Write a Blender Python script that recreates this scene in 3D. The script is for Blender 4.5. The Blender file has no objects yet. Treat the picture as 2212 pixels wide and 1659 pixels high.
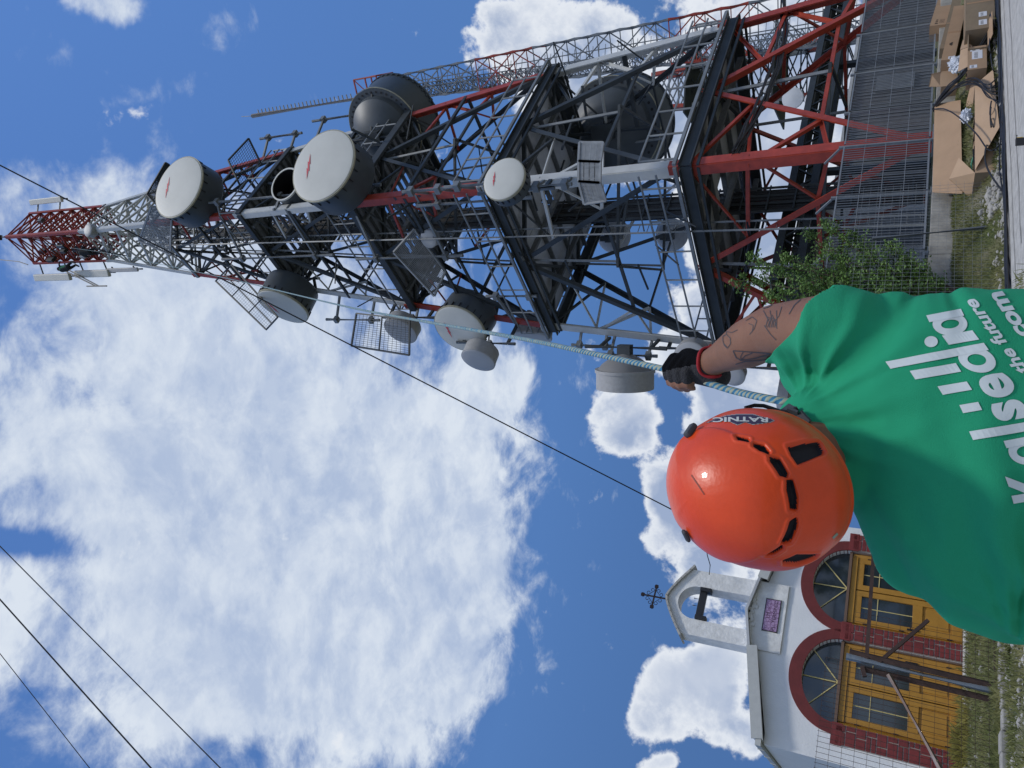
import bpy, bmesh, math, random
import numpy as np
from mathutils import Vector, Matrix, Quaternion, noise
from mathutils.bvhtree import BVHTree
random.seed(7)
scene = bpy.context.scene
COL = scene.collection
# ------------------------------------------------------------------ camera
FP, PITCH, ROLL = 1598.0, math.radians(28.15), math.radians(3.41)   # focal length in units of a 2212-wide frame
CAM = Vector((0, 0, 1.4))
_F = Vector((0, math.cos(PITCH), math.sin(PITCH))); _U0 = Vector((0, -math.sin(PITCH), math.cos(PITCH))); _R0 = Vector((1, 0, 0))
_R = _R0 * math.cos(ROLL) + _U0 * math.sin(ROLL); _U = _U0 * math.cos(ROLL) - _R0 * math.sin(ROLL)
cd = bpy.data.cameras.new('camera'); cam = bpy.data.objects.new('camera', cd); COL.objects.link(cam)
cam.matrix_world = Matrix(((-_U.x, _R.x, -_F.x, CAM.x), (-_U.y, _R.y, -_F.y, CAM.y), (-_U.z, _R.z, -_F.z, CAM.z), (0, 0, 0, 1)))
cd.sensor_fit = 'HORIZONTAL'; cd.sensor_width = 36; cd.lens = 36 * FP / 2212; cd.clip_start = .05; cd.clip_end = 5000
scene.camera = cam
def ray(x, y): return _F + _R * ((829.5 - y) / FP) + _U * ((1106 - x) / FP)
def at(x, y, Y):
    "surveyed direction (x, y) taken out to the distance Y north of the camera"
    v = ray(x, y); return CAM + v * (Y / v.y)
def atd(x, y, D):
    v = ray(x, y); return CAM + v.normalized() * D
def proj(P):
    v = Vector(P) - CAM; w = v.dot(_F); return (1106 - FP * v.dot(_U) / w, 829.5 - FP * v.dot(_R) / w)
# site frame: road, wall, chapel front and tower face all run along E1
E1 = Vector((.8, .6, 0)); E2 = Vector((-.6, .8, 0)); Z = Vector((0, 0, 1))
def st(s, t, z=0): return E1 * s + E2 * t + Z * z
# ------------------------------------------------------------------ world
SUN_EL, SUN_AZ = 66.0, 150.0      # azimuth clockwise from +Y
w = bpy.data.worlds.new('World'); scene.world = w; w.use_nodes = True
N, L = w.node_tree.nodes, w.node_tree.links
N.clear()
def nd(t, **k):
    n = N.new(t)
    for a, b in k.items(): setattr(n, a, b)
    return n
def mth(op, a, b=None, c=None, clamp=False):
    n = nd('ShaderNodeMath', operation=op, use_clamp=clamp)
    for i, v in enumerate((a, b, c)):
        if v is None: continue
        if isinstance(v, (int, float)): n.inputs[i].default_value = v
        else: L.new(v, n.inputs[i])
    return n.outputs[0]
def comb(x, y, z=0):
    n = nd('ShaderNodeCombineXYZ')
    for i, v in enumerate((x, y, z)):
        if isinstance(v, (int, float)): n.inputs[i].default_value = v
        else: L.new(v, n.inputs[i])
    return n.outputs[0]
def nz(vec, scale, detail, rough=.55, dist=0.0, lac=2.0):
    n = nd('ShaderNodeTexNoise', noise_dimensions='3D'); n.inputs['Scale'].default_value = scale
    n.inputs['Detail'].default_value = detail; n.inputs['Roughness'].default_value = rough
    n.inputs['Distortion'].default_value = dist; n.inputs['Lacunarity'].default_value = lac
    L.new(vec, n.inputs['Vector']); return n.outputs['Fac']
def sstep(v, a, b, lo=0.0, hi=1.0):
    n = nd('ShaderNodeMapRange', interpolation_type='SMOOTHSTEP')
    L.new(v, n.inputs[0]); n.inputs[1].default_value = a; n.inputs[2].default_value = b
    n.inputs[3].default_value = lo; n.inputs[4].default_value = hi; return n.outputs[0]
def mixc(f, a, b):
    n = nd('ShaderNodeMix', data_type='RGBA')
    if isinstance(f, float): n.inputs[0].default_value = f
    else: L.new(f, n.inputs[0])
    for s, v in ((6, a), (7, b)):
        if isinstance(v, tuple): n.inputs[s].default_value = v + (1,) if len(v) == 3 else v
        else: L.new(v, n.inputs[s])
    return n.outputs[2]
tc = nd('ShaderNodeTexCoord'); sep = nd('ShaderNodeSeparateXYZ'); L.new(tc.outputs['Generated'], sep.inputs[0])
dx, dy, dz = sep.outputs
sky = nd('ShaderNodeTexSky', sky_type='NISHITA'); sky.sun_disc = False
sky.sun_elevation = math.radians(SUN_EL); sky.sun_rotation = math.radians(SUN_AZ); sky.air_density = 1.0; sky.dust_density = .35; sky.ozone_density = 2.2; sky.altitude = 600
skv = nd('ShaderNodeCombineXYZ'); L.new(dx, skv.inputs[0]); L.new(dy, skv.inputs[1]); L.new(mth('MAXIMUM', dz, .42), skv.inputs[2]); L.new(skv.outputs[0], sky.inputs['Vector'])
yy = mth('MAXIMUM', dy, .06)
A, B = mth('DIVIDE', dx, yy), mth('DIVIDE', dz, yy)      # sky chart: east and up, one unit north
chart = comb(A, B)
# a wobble on the chart makes every bank's outline uneven
def warp(vec, sc, amt):
    n = nd('ShaderNodeTexNoise'); n.inputs['Scale'].default_value = sc; n.inputs['Detail'].default_value = 4
    L.new(vec, n.inputs['Vector'])
    s = nd('ShaderNodeVectorMath', operation='SUBTRACT'); L.new(n.outputs['Color'], s.inputs[0]); s.inputs[1].default_value = (.5, .5, .5)
    m = nd('ShaderNodeVectorMath', operation='SCALE'); L.new(s.outputs[0], m.inputs[0]); m.inputs['Scale'].default_value = amt
    a = nd('ShaderNodeVectorMath', operation='ADD'); L.new(vec, a.inputs[0]); L.new(m.outputs[0], a.inputs[1]); return a.outputs[0]
def chart_pt(x, y):
    v = ray(x, y); return v.x / v.y, v.z / v.y
def blob_quad(cx, cy, rx, ry, rot=0):
    c0 = chart_pt(cx, cy); h = 20
    ca, sa = math.cos(math.radians(rot)), math.sin(math.radians(rot))
    p1 = chart_pt(cx + h * ca, cy + h * sa); p2 = chart_pt(cx - h * sa, cy + h * ca)
    J = np.array([[(p1[0] - c0[0]) / h * rx, (p2[0] - c0[0]) / h * ry], [(p1[1] - c0[1]) / h * rx, (p2[1] - c0[1]) / h * ry]])
    Ji = np.linalg.inv(J); return c0, Ji
def blobs(vec, lst):
    "coverage field: a sum of soft-edged banks"
    tot = None
    sp = nd('ShaderNodeSeparateXYZ'); L.new(vec, sp.inputs[0]); X, Yv = sp.outputs[0], sp.outputs[1]
    for (cx, cy, rx, ry, rot, amp, pw) in lst:
        c0, Ji = blob_quad(cx, cy, rx, ry, rot)
        # u = Ji (p - c0)
        u = mth('MULTIPLY_ADD', X, float(Ji[0, 0]), mth('MULTIPLY_ADD', Yv, float(Ji[0, 1]), float(-(Ji[0] @ np.array(c0)))))
        v = mth('MULTIPLY_ADD', X, float(Ji[1, 0]), mth('MULTIPLY_ADD', Yv, float(Ji[1, 1]), float(-(Ji[1] @ np.array(c0)))))
        r2 = mth('ADD', mth('MULTIPLY', u, u), mth('MULTIPLY', v, v))
        if pw != 1: r2 = mth('POWER', r2, pw)
        g = mth('MULTIPLY', mth('EXPONENT', mth('MULTIPLY', r2, -1.0)), amp)
        tot = g if tot is None else mth('ADD', tot, g)
    return tot
HI = [ # high broken sheet: x, y, rx, ry, rot, amount, edge hardness
 (620, 1060, 470, 480, 0, 1.25, 2.4), (850, 1240, 235, 380, 0, .9, 4), (680, 1500, 390, 330, 0, .75, 2.5), (120, 1300, 400, 520, 0, .42, 2.2),
 (150, 800, 380, 360, 0, .55, 2.2), (400, 560, 330, 190, 0, .8, 1.6), (90, 440, 320, 170, 12, .62, 1.3), (225, 5, 105, 40, 8, 1.2, 1.4),
 (330, 190, 110, 40, -15, .5, 1.2), (120, 120, 130, 60, -15, .35, 1.2), (1050, 820, 85, 120, 0, .9, 2), (1000, 560, 90, 120, 0, .35, 1), (520, 60, 120, 40, 0, .3, 1),
 (60, 1170, 110, 40, 10, -.8, 1.2), (480, 1610, 150, 55, 0, -.45, 1), (200, 1150, 500, 560, 0, .45, 3), (150, 1420, 230, 230, 0, .22, 1.5), (270, 890, 130, 35, 20, -.55, 1), (1085, 1600, 50, 80, 0, -.6, 1), (560, 1180, 60, 30, -20, -.4, 1), (900, 1560, 90, 40, 20, -.5, 1), (330, 1180, 90, 28, 0, -.6, 1), (700, 1400, 60, 25, 30, -.45, 1), (90, 1500, 90, 35, 0, -.5, 1), (150, 560, 70, 30, 20, -.4, 1)]
LO = [ # cumulus
 (1150, 100, 165, 145, 0, 1.3, 2.5), (1400, 210, 240, 190, 0, 1.1, 2), (1700, 330, 260, 420, 0, 1.4, 2.5), (1560, 620, 110, 160, 0, .95, 1.8), (1500, 760, 90, 110, 0, .8, 1.8), (1330, 330, 130, 120, 0, .5, 1.5),
 (1640, 800, 150, 130, 0, 1.4, 2.5), (1345, 910, 80, 95, 0, 1.35, 2), (1440, 1040, 80, 80, 30, 1.1, 1.8), (1440, 760, 160, 60, 0, .5, 1.3), (1490, 1160, 105, 120, 0, 1.25, 2.5), (1560, 1010, 120, 150, 0, 1.2, 2.5),
 (1640, 1300, 160, 200, 0, .9, 2), (1485, 1500, 125, 125, 0, 1.35, 2.3), (1600, 1610, 55, 65, 20, 1.0, 1.5), (1740, 1500, 120, 160, 0, .8, 1.4), (1440, 1655, 45, 25, 0, .9, 1.5), (1450,1330,45,45,0,-.5,1)]
# high sheet: noise on the plane the sheet lies in
zz = mth('MAXIMUM', dz, .05)
zz = mth('ADD', zz, .45); plane = comb(mth('DIVIDE', dx, zz), mth('DIVIDE', dy, zz))
mp = nd('ShaderNodeMapping'); L.new(plane, mp.inputs[0]); mp.inputs['Rotation'].default_value = (0, 0, math.radians(25)); mp.inputs['Scale'].default_value = (1.5, 1.9, 1)
pl = warp(mp.outputs[0], 2.2, .12)
n1 = nz(pl, 7.5, 9, .62, .25); n2 = nz(pl, 16, 5, .62, .1); n3 = nz(pl, 1.6, 3, .5)
cov_hi = blobs(warp(chart, 3.0, .10), HI)
f_hi = mth('ADD', mth('ADD', mth('ADD', mth('SUBTRACT', cov_hi, .22), sstep(dy, .05, -.3, 0, .9)), mth('MULTIPLY', mth('SUBTRACT', n1, .5), 2.7)), mth('MULTIPLY', mth('SUBTRACT', n2, .5), .5))  # dy term: unseen cloud added behind the camera to whiten the ambient light
m_hi = sstep(f_hi, .18, 1.05)
b_hi = mth('ADD', mth('ADD', mth('MULTIPLY', sstep(n1, .38, .64), .55), mth('MULTIPLY', sstep(n3, .35, .65), .30)), mth('MULTIPLY', sstep(n2, .38, .62), .25))
c_hi = mixc(b_hi, (.42, .52, .72), (.73, .80, .90))
# cumulus: noise on the direction itself
d3 = nd('ShaderNodeVectorMath', operation='SCALE'); L.new(tc.outputs['Generated'], d3.inputs[0]); d3.inputs['Scale'].default_value = 1
q = warp(d3.outputs[0], 7, .035)
k1 = nz(q, 17, 11, .60, .0); k2 = nz(q, 9, 6, .5)
cov_lo = blobs(warp(chart, 5.0, .07), LO)
f_lo = mth('ADD', mth('SUBTRACT', cov_lo, .12), mth('MULTIPLY', mth('SUBTRACT', k1, .5), 3.2))
m_lo = sstep(f_lo, .36, .80)
inner = sstep(f_lo, .55, 1.75)
# lighter crowns, greyer bases (vapour seen from below)
s_lo = mth('ADD', mth('MULTIPLY', sstep(k2, .38, .62), .6), mth('MULTIPLY', sstep(k1, .35, .68), .4))
c_lo = mixc(mth('MULTIPLY', inner, mth('SUBTRACT', 1.5, s_lo), clamp=True), (.84, .88, .94), (.34, .43, .62))
skc = mixc(1.0, (0, 0, 0), sky.outputs[0])
skt = nd('ShaderNodeMix', data_type='RGBA', blend_type='MULTIPLY'); skt.inputs[0].default_value = 1; L.new(sky.outputs[0], skt.inputs[6]); skt.inputs[7].default_value = (.78, 1.08, 1.42, 1)
SKY_STR = .10
CL = 9.6      # cloud radiance in the sky texture's own units
def sc(col):
    n = nd('ShaderNodeVectorMath', operation='SCALE'); L.new(col, n.inputs[0]); n.inputs['Scale'].default_value = CL; return n.outputs[0]
skl = nd('ShaderNodeVectorMath', operation='SCALE'); L.new(skt.outputs[2], skl.inputs[0]); L.new(sstep(dz, .15, .85, .80, 1.34), skl.inputs['Scale']); c1 = mixc(m_hi, skl.outputs[0], sc(c_hi)); c2 = mixc(m_lo, c1, sc(c_lo))
bg = nd('ShaderNodeBackground'); L.new(c2, bg.inputs[0]); bg.inputs[1].default_value = SKY_STR
wo = nd('ShaderNodeOutputWorld'); L.new(bg.outputs[0], wo.inputs[0])
w.cycles.sampling_method = 'MANUAL'; w.cycles.sample_map_resolution = 512
# ------------------------------------------------------------------ sun (high, veiled by thin cloud)
sd = bpy.data.lights.new('sun', 'SUN'); so = bpy.data.objects.new('sun', sd); COL.objects.link(so)
sd.energy = 2.0; sd.angle = math.radians(7); sd.color = (1, .96, .9)
_e, _a = math.radians(SUN_EL), math.radians(SUN_AZ)
sdir = Vector((math.sin(_a) * math.cos(_e), math.cos(_a) * math.cos(_e), math.sin(_e)))
so.rotation_euler = sdir.to_track_quat('Z', 'Y').to_euler()
vs = scene.view_settings; vs.view_transform = 'Standard'; vs.look = 'None'; vs.exposure = 0; vs.gamma = 1; vs.use_curve_mapping = False
scene.cycles.max_bounces = 6; scene.cycles.transparent_max_bounces = 16
# ------------------------------------------------------------------ materials
def mat(name, col, rough=.6, metal=0.0, var=0.0, vscale=8.0, bump=0.0, bscale=40.0, col2=None, spec=.5, coat=0.0):
    m = bpy.data.materials.new(name); m.use_nodes = True; nt = m.node_tree; b = nt.nodes['Principled BSDF']
    b.inputs['Base Color'].default_value = (*col, 1); b.inputs['Roughness'].default_value = rough; b.inputs['Metallic'].default_value = metal
    b.inputs['Specular IOR Level'].default_value = spec; b.inputs['Coat Weight'].default_value = coat
    if var or col2:
        t = nt.nodes.new('ShaderNodeTexCoord'); n = nt.nodes.new('ShaderNodeTexNoise'); n.inputs['Scale'].default_value = vscale; n.inputs['Detail'].default_value = 6; n.inputs['Roughness'].default_value = .65
        nt.links.new(t.outputs['Object'], n.inputs['Vector'])
        r = nt.nodes.new('ShaderNodeValToRGB'); r.color_ramp.elements[0].position = .32; r.color_ramp.elements[1].position = .7
        c2 = col2 or tuple(min(1, c * (1 + var)) for c in col); c1 = col if col2 else tuple(c * (1 - var) for c in col)
        r.color_ramp.elements[0].color = (*c1, 1); r.color_ramp.elements[1].color = (*c2, 1)
        nt.links.new(n.outputs[0], r.inputs[0]); nt.links.new(r.outputs[0], b.inputs['Base Color'])
    if bump:
        t = nt.nodes.new('ShaderNodeTexCoord'); n = nt.nodes.new('ShaderNodeTexNoise'); n.inputs['Scale'].default_value = bscale; n.inputs['Detail'].default_value = 5
        nt.links.new(t.outputs['Object'], n.inputs['Vector']); bu = nt.nodes.new('ShaderNodeBump'); bu.inputs['Strength'].default_value = bump; bu.inputs['Distance'].default_value = .02
        nt.links.new(n.outputs[0], bu.inputs['Height']); nt.links.new(bu.outputs[0], b.inputs['Normal'])
    return m
M = {}
M['red'] = mat('tower_red', (.33, .043, .021), .5, var=.28, vscale=2.5)
M['white'] = mat('tower_white', (.52, .53, .52), .5, var=.12, vscale=1.5)
M['steel'] = mat('galvanised_steel', (.20, .215, .225), .55, .25, var=.22, vscale=2)
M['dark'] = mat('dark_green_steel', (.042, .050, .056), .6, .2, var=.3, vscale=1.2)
M['deck'] = mat('deck_plate', (.46, .475, .49), .7, .0, var=.2, vscale=1)
M['grate'] = mat('grating', (.27, .285, .30), .6, .3, var=.2, vscale=3)
M['drum'] = mat('drum_grey', (.070, .083, .095), .5, .1, var=.15, vscale=1)
M['drum_lt'] = mat('drum_light', (.34, .34, .34), .55, var=.1)
M['radome'] = mat('radome', (.60, .60, .56), .55, var=.05, vscale=1)
M['radome_grey'] = mat('radome_grey', (.40, .405, .42), .55, var=.05, vscale=1)
M['redmark'] = mat('red_mark', (.62, .07, .09), .5)
M['rim'] = mat('rim', (.36, .34, .25), .5, var=.2)
M['black'] = mat('black_rubber', (.012, .012, .014), .5, var=.2)
M['iron'] = mat('rusty_iron', (.06, .035, .028), .75, .2, var=.4, vscale=6)
M['cablegrey'] = mat('cable', (.02, .02, .022), .45)
# ------------------------------------------------------------------ mesh building
class MB:
    def __init__(s): s.v = []; s.f = []; s.mi = []; s.cur = 0
    def add(s, vs, fs):
        o = len(s.v); s.v += [tuple(p) for p in vs]; s.f += [tuple(i + o for i in f) for f in fs]; s.mi += [s.cur] * len(fs)
    def frame(s, d, up=None):
        d = Vector(d).normalized(); u = Vector(up) if up is not None else Z
        if abs(d.dot(u.normalized())) > .97: u = Vector((1, 0, 0)) if abs(d.x) < .9 else Vector((0, 1, 0))
        a = d.cross(u).normalized(); b = a.cross(d).normalized(); return a, b, d
    def beam(s, p, q, w, h=None, up=None, w2=None):
        "rectangular bar from p to q"
        p, q = Vector(p), Vector(q); h = h or w; a, b, d = s.frame(q - p, up); w2 = w2 or w; k = w2 / w
        V = []
        for P, e in ((p, 1), (q, k)):
            for i, j in ((-1, -1), (1, -1), (1, 1), (-1, 1)): V.append(P + a * (i * w / 2 * e) + b * (j * h / 2 * e))
        s.add(V, [(3, 2, 1, 0), (4, 5, 6, 7), (0, 1, 5, 4), (1, 2, 6, 5), (2, 3, 7, 6), (3, 0, 4, 7)])
    def angle(s, p, q, w, t=None, up=None, flip=1):
        "an L section"
        p, q = Vector(p), Vector(q); a, b, d = s.frame(q - p, up); t = t or w * .14; a = a * flip
        s.beam(p + b * (-w / 2 + t / 2), q + b * (-w / 2 + t / 2), w, t, up=b); s.beam(p + a * (-w / 2 + t / 2) + b * (t * .5), q + a * (-w / 2 + t / 2) + b * (t * .5), t, w - t, up=b)
    def tube(s, pts, r, n=8, closed=False, r2=None, cap=True):
        pts = [Vector(p) for p in pts]; V = []; Fc = []
        prev = None
        for i, p in enumerate(pts):
            d = (pts[min(i + 1, len(pts) - 1)] - pts[max(i - 1, 0)])
            if d.length < 1e-9: d = Vector((0, 0, 1))
            d.normalize()
            if prev is None: a, b, _ = s.frame(d)
            else:
                a = prev - d * prev.dot(d); a.normalize(); b = d.cross(a)
            prev = a
            rr = r if not isinstance(r, (list, tuple)) else r[i]
            if r2 is not None: rr = r + (r2 - r) * i / (len(pts) - 1)
            for k in range(n):
                t = 2 * math.pi * k / n; V.append(p + a * (rr * math.cos(t)) + b * (rr * math.sin(t)))
        for i in range(len(pts) - 1):
            for k in range(n): Fc.append((i * n + k, i * n + (k + 1) % n, (i + 1) * n + (k + 1) % n, (i + 1) * n + k))
        if cap:
            Fc.append(tuple(range(n - 1, -1, -1))); m = (len(pts) - 1) * n; Fc.append(tuple(m + k for k in range(n)))
        s.add(V, Fc)
    def box(s, c, dims, ax=None):
        c = Vector(c); X, Y, Zz = ax or (Vector((1, 0, 0)), Vector((0, 1, 0)), Z)
        V = [c + X * (i * dims[0] / 2) + Y * (j * dims[1] / 2) + Zz * (k * dims[2] / 2) for k in (-1, 1) for i, j in ((-1, -1), (1, -1), (1, 1), (-1, 1))]
        s.add(V, [(3, 2, 1, 0), (4, 5, 6, 7), (0, 1, 5, 4), (1, 2, 6, 5), (2, 3, 7, 6), (3, 0, 4, 7)])
    def lathe(s, o, ax, prof, n=48, caps=True):
        "profile of (distance along ax, radius)"
        a, b, d = s.frame(ax); V = []; Fc = []; o = Vector(o)
        for (h, r) in prof:
            for k in range(n):
                t = 2 * math.pi * k / n; V.append(o + d * h + a * (r * math.cos(t)) + b * (r * math.sin(t)))
        m = len(prof)
        for i in range(m - 1):
            for k in range(n): Fc.append((i * n + k, i * n + (k + 1) % n, (i + 1) * n + (k + 1) % n, (i + 1) * n + k))
        if caps:
            Fc.append(tuple(range(n - 1, -1, -1))); Fc.append(tuple((m - 1) * n + k for k in range(n)))
        s.add(V, Fc)
    def plate(s, poly, nrm, th):
        nrm = Vector(nrm).normalized(); n = len(poly); V = [Vector(p) for p in poly] + [Vector(p) + nrm * th for p in poly]
        s.add(V, [tuple(range(n - 1, -1, -1)), tuple(range(n, 2 * n))] + [(i, (i + 1) % n, n + (i + 1) % n, n + i) for i in range(n)])
    def build(s, name, m, parent=None, smooth=False, bevel=0):
        me = bpy.data.meshes.new(name)
        org = parent.matrix_world.translation.copy() if parent is not None else (Vector(s.v[0]) * 0)
        if parent is not None: org = PW.get(parent.name, Vector((0, 0, 0)))
        elif s.v:
            a = np.array(s.v); org = Vector(((a[:, 0].min() + a[:, 0].max()) / 2, (a[:, 1].min() + a[:, 1].max()) / 2, a[:, 2].min()))
        me.from_pydata([tuple(Vector(v) - org) for v in s.v], [], s.f)
        ms = m if isinstance(m, (list, tuple)) else [m]
        for k in ms: me.materials.append(k)
        me.polygons.foreach_set('material_index', s.mi)
        o = bpy.data.objects.new(name, me); COL.objects.link(o)
        if parent is not None: o.parent = parent; PW[o.name] = org
        else: o.location = org; PW[o.name] = org
        if smooth:
            me.polygons.foreach_set('use_smooth', [True] * len(me.polygons))
            try: me.set_sharp_from_angle(angle=math.radians(38))
            except Exception: pass
        bm = bmesh.new(); bm.from_mesh(me); bmesh.ops.recalc_face_normals(bm, faces=bm.faces); bm.to_mesh(me); bm.free()
        if bevel:
            bv = o.modifiers.new('bevel', 'BEVEL'); bv.width = bevel; bv.segments = 2; bv.limit_method = 'ANGLE'
        return o
PW = {}       # world origin of each object, so that children keep their place
def thing(name, loc, label, cat, group=None):
    o = bpy.data.objects.new(name, None); COL.objects.link(o); o.location = loc; o.empty_display_size = .2; PW[o.name] = Vector(loc)
    return tag(o, label, cat, group)
def tag(o, label=None, cat=None, group=None, kind=None):
    if label: o['label'] = label
    if cat: o['category'] = cat
    if group: o['group'] = group
    if kind: o['kind'] = kind
    return o
def lerp(a, b, t): return Vector(a) * (1 - t) + Vector(b) * t
# ------------------------------------------------------------------ the big lattice tower
TC = Vector((7.35, 26.6, 0)); PHI = math.radians(-7.98)
LZ = [1.2, 7.64, 14.5, 21.36, 28.35, 35.4, 42.8, 50.5]
LD = [6.3, 5.64, 5.04, 4.19, 3.34, 2.57, 1.62, 1.61]
def cz(z):   # half diagonal at height z
    for k in range(7):
        if z <= LZ[k + 1] or k == 6:
            t = (z - LZ[k]) / (LZ[k + 1] - LZ[k]); return LD[k] + (LD[k + 1] - LD[k]) * t
def corner(i, z):     # 0 front, 1 right, 2 back, 3 left
    a = -math.pi / 2 + PHI + i * math.pi / 2; d = cz(z)
    return Vector((TC.x + d * math.cos(a), TC.y + d * math.sin(a), z))
def facept(i, u, z, off=0.0):
    "point on face i (corner i to i+1) at fraction u, pushed outward by off"
    a = corner(i, z); b = corner((i + 1) % 4, z); p = lerp(a, b, u)
    n = (p - Vector((TC.x, TC.y, z))) ; m = (a + b) / 2 - Vector((TC.x, TC.y, z)); m.normalize(); return p + m * off
tower = thing('lattice_tower', (TC.x, TC.y, LZ[0]), 'very tall red and white square lattice tower crowded with dish antennas', 'tower')
BAND = ['red', 'white', 'red', 'white', 'red', 'white', 'red']
legw = [.33, .34, .30, .27, .24, .20, .15]
# legs: one part per corner, painted in bands
for i in range(4):
    m = MB(); ms = [M['red'], M['white'], M['steel']]
    for k in range(7):
        m.cur = 0 if BAND[k] == 'red' else 1
        a, b = corner(i, LZ[k] + (.012 if k else 0)), corner(i, LZ[k + 1])
        out = (a - Vector((TC.x, TC.y, a.z))).normalized()
        # angle leg opened inward: two flanges meeting at the outer edge
        side = Vector((-out.y, out.x, 0)); w = legw[k]
        for sgn in (1, -1):
            dirf = (side * sgn - out).normalized(); off = dirf * (w / 2)
            m.beam(a + off, b + off, w, .05, up=dirf.cross((b - a).normalized()))
        # bolted splice plates near the panel points
        if k < 6:
            p = corner(i, LZ[k + 1]); m.box(p - out * .08, (w * .9, w * .9, .5), ((side - out).normalized(), (side + out).normalized(), Z))
    m.cur = 2
    b0 = corner(i, LZ[0]); m.box(b0 - Z * .05, (.6, .5, .12), (E1, E2, Z))
    m.build('leg', ms, tower)
    if i == 0:
        pass
for i in range(4):
    m = MB(); b0 = corner(i, LZ[0]); m.box(b0 - Z * .6 + (Vector((TC.x, TC.y, 0)) - Vector((b0.x, b0.y, 0))).normalized() * .35, (.9, .9, 1.0), (E1, E2, Z)); m.build('footing', mat('footing_concrete', (.32, .31, .28), .9, var=.15), tower, bevel=.02)
# bracing: one part per face and panel
def zig(m, P, Q, n, w):
    for j in range(n): m.angle(P[j], Q[j], w)
for k in range(5):
    for i in range(4):
        m = MB(); j = (i + 1) % 4
        A0, B0, A1, B1 = corner(i, LZ[k]), corner(j, LZ[k]), corner(i, LZ[k + 1]), corner(j, LZ[k + 1])
        inn = (Vector((TC.x, TC.y, 0)) - (A0 + B0) / 2); inn.z = 0; inn.normalize(); sh = inn * .12
        A0, B0, A1, B1 = A0 + sh, B0 + sh, A1 + sh, B1 + sh
        Mid = (A1 + B1) / 2
        hw = [.19, .18, .17, .15, .13][k]; sw = [.11, .10, .09, .085, .08][k]
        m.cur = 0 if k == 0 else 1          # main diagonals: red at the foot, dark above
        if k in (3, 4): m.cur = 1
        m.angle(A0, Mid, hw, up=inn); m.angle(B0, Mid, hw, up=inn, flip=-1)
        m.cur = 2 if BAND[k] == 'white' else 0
        for (S0, S1) in ((A0, A1), (B0, B1)):
            l1, l2 = lerp(S0, S1, .36), lerp(S0, S1, .69); d1, d2 = lerp(S0, Mid, .42), lerp(S0, Mid, .74)
            s2 = inn * .05
            m.angle(l1 + s2, d1 + s2, sw); m.angle(d1 + s2, l2 + s2, sw); m.angle(l2 + s2, d2 + s2, sw)
            m.cur = 1 if k else 0
            m.angle(d2 + s2, lerp(S0, S1, .98) + s2, sw * .9)
            m.cur = 2 if BAND[k] == 'white' else 0
        m.cur = 1 if k else 0
        # mid-height tie between the diagonals and a hanger
        m.angle(lerp(A0, Mid, .42) + inn * .1, lerp(B0, Mid, .42) + inn * .1, sw, up=inn)
        m.cur = 3
        m.angle(lerp(lerp(A0, Mid, .42), lerp(B0, Mid, .42), .5) + inn * .12, Mid + inn * .12, sw * .8)
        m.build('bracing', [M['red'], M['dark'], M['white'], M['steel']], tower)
    # plan bracing inside the tower
    m = MB(); z = LZ[k + 1] - .25; cs = [corner(i, z) for i in range(4)]; ms_ = [lerp(cs[i], cs[(i + 1) % 4], .5) for i in range(4)]
    for i in range(4):
        m.beam(ms_[i], ms_[(i + 1) % 4], .12, .14); m.beam(cs[i], lerp(ms_[i], ms_[i - 1], .5), .1, .12)
    m.build('plan_bracing', M['dark'], tower); m = MB()
    zc = LZ[k] + (LZ[k + 1] - LZ[k]) * .42; q = [lerp(lerp(corner(i, LZ[k]), corner((i + 1) % 4, LZ[k]), .5), lerp(corner(i, LZ[k + 1]), corner((i + 1) % 4, LZ[k + 1]), .5), .42) for i in range(4)]
    for i in range(4): m.beam(q[i], q[(i + 1) % 4], .09, .09)
    m.build('plan_bracing', M['dark'], tower)
# upper white taper (X panels) and red prism
def xpanels(z0, z1, n, w, mt, extra=0):
    for i in range(4):
        m = MB(); j = (i + 1) % 4
        for p in range(n):
            za, zb = z0 + (z1 - z0) * p / n, z0 + (z1 - z0) * (p + 1) / n
            a0, b0, a1, b1 = corner(i, za), corner(j, za), corner(i, zb), corner(j, zb)
            inn = (Vector((TC.x, TC.y, za)) - (a0 + b0) / 2).normalized() * .05
            m.angle(a0 + inn, b1 + inn, w); m.angle(b0 + inn * 1.8, a1 + inn * 1.8, w); m.angle(a1 + inn, b1 + inn, w)
            if extra: m.angle(lerp(a0, b1, .5) + inn, lerp(a0, a1, .5) + inn, w * .7); m.angle(lerp(a0, b1, .5) + inn, lerp(b0, b1, .5) + inn, w * .7)
        m.build('bracing', mt, tower)
    m = MB()
    for p in range(n + 1):
        z = z0 + (z1 - z0) * p / n; c = [corner(i, z) for i in range(4)]
        m.beam(c[0], c[2], w * .8); m.beam(c[1] + Z * w * .4, c[3] + Z * w * .4, w * .8)
    m.build('plan_bracing', mt, tower)
xpanels(LZ[5], LZ[6], 4, .10, M['white'], 0)
xpanels(LZ[6], LZ[7], 7, .085, M['red'])
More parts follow.
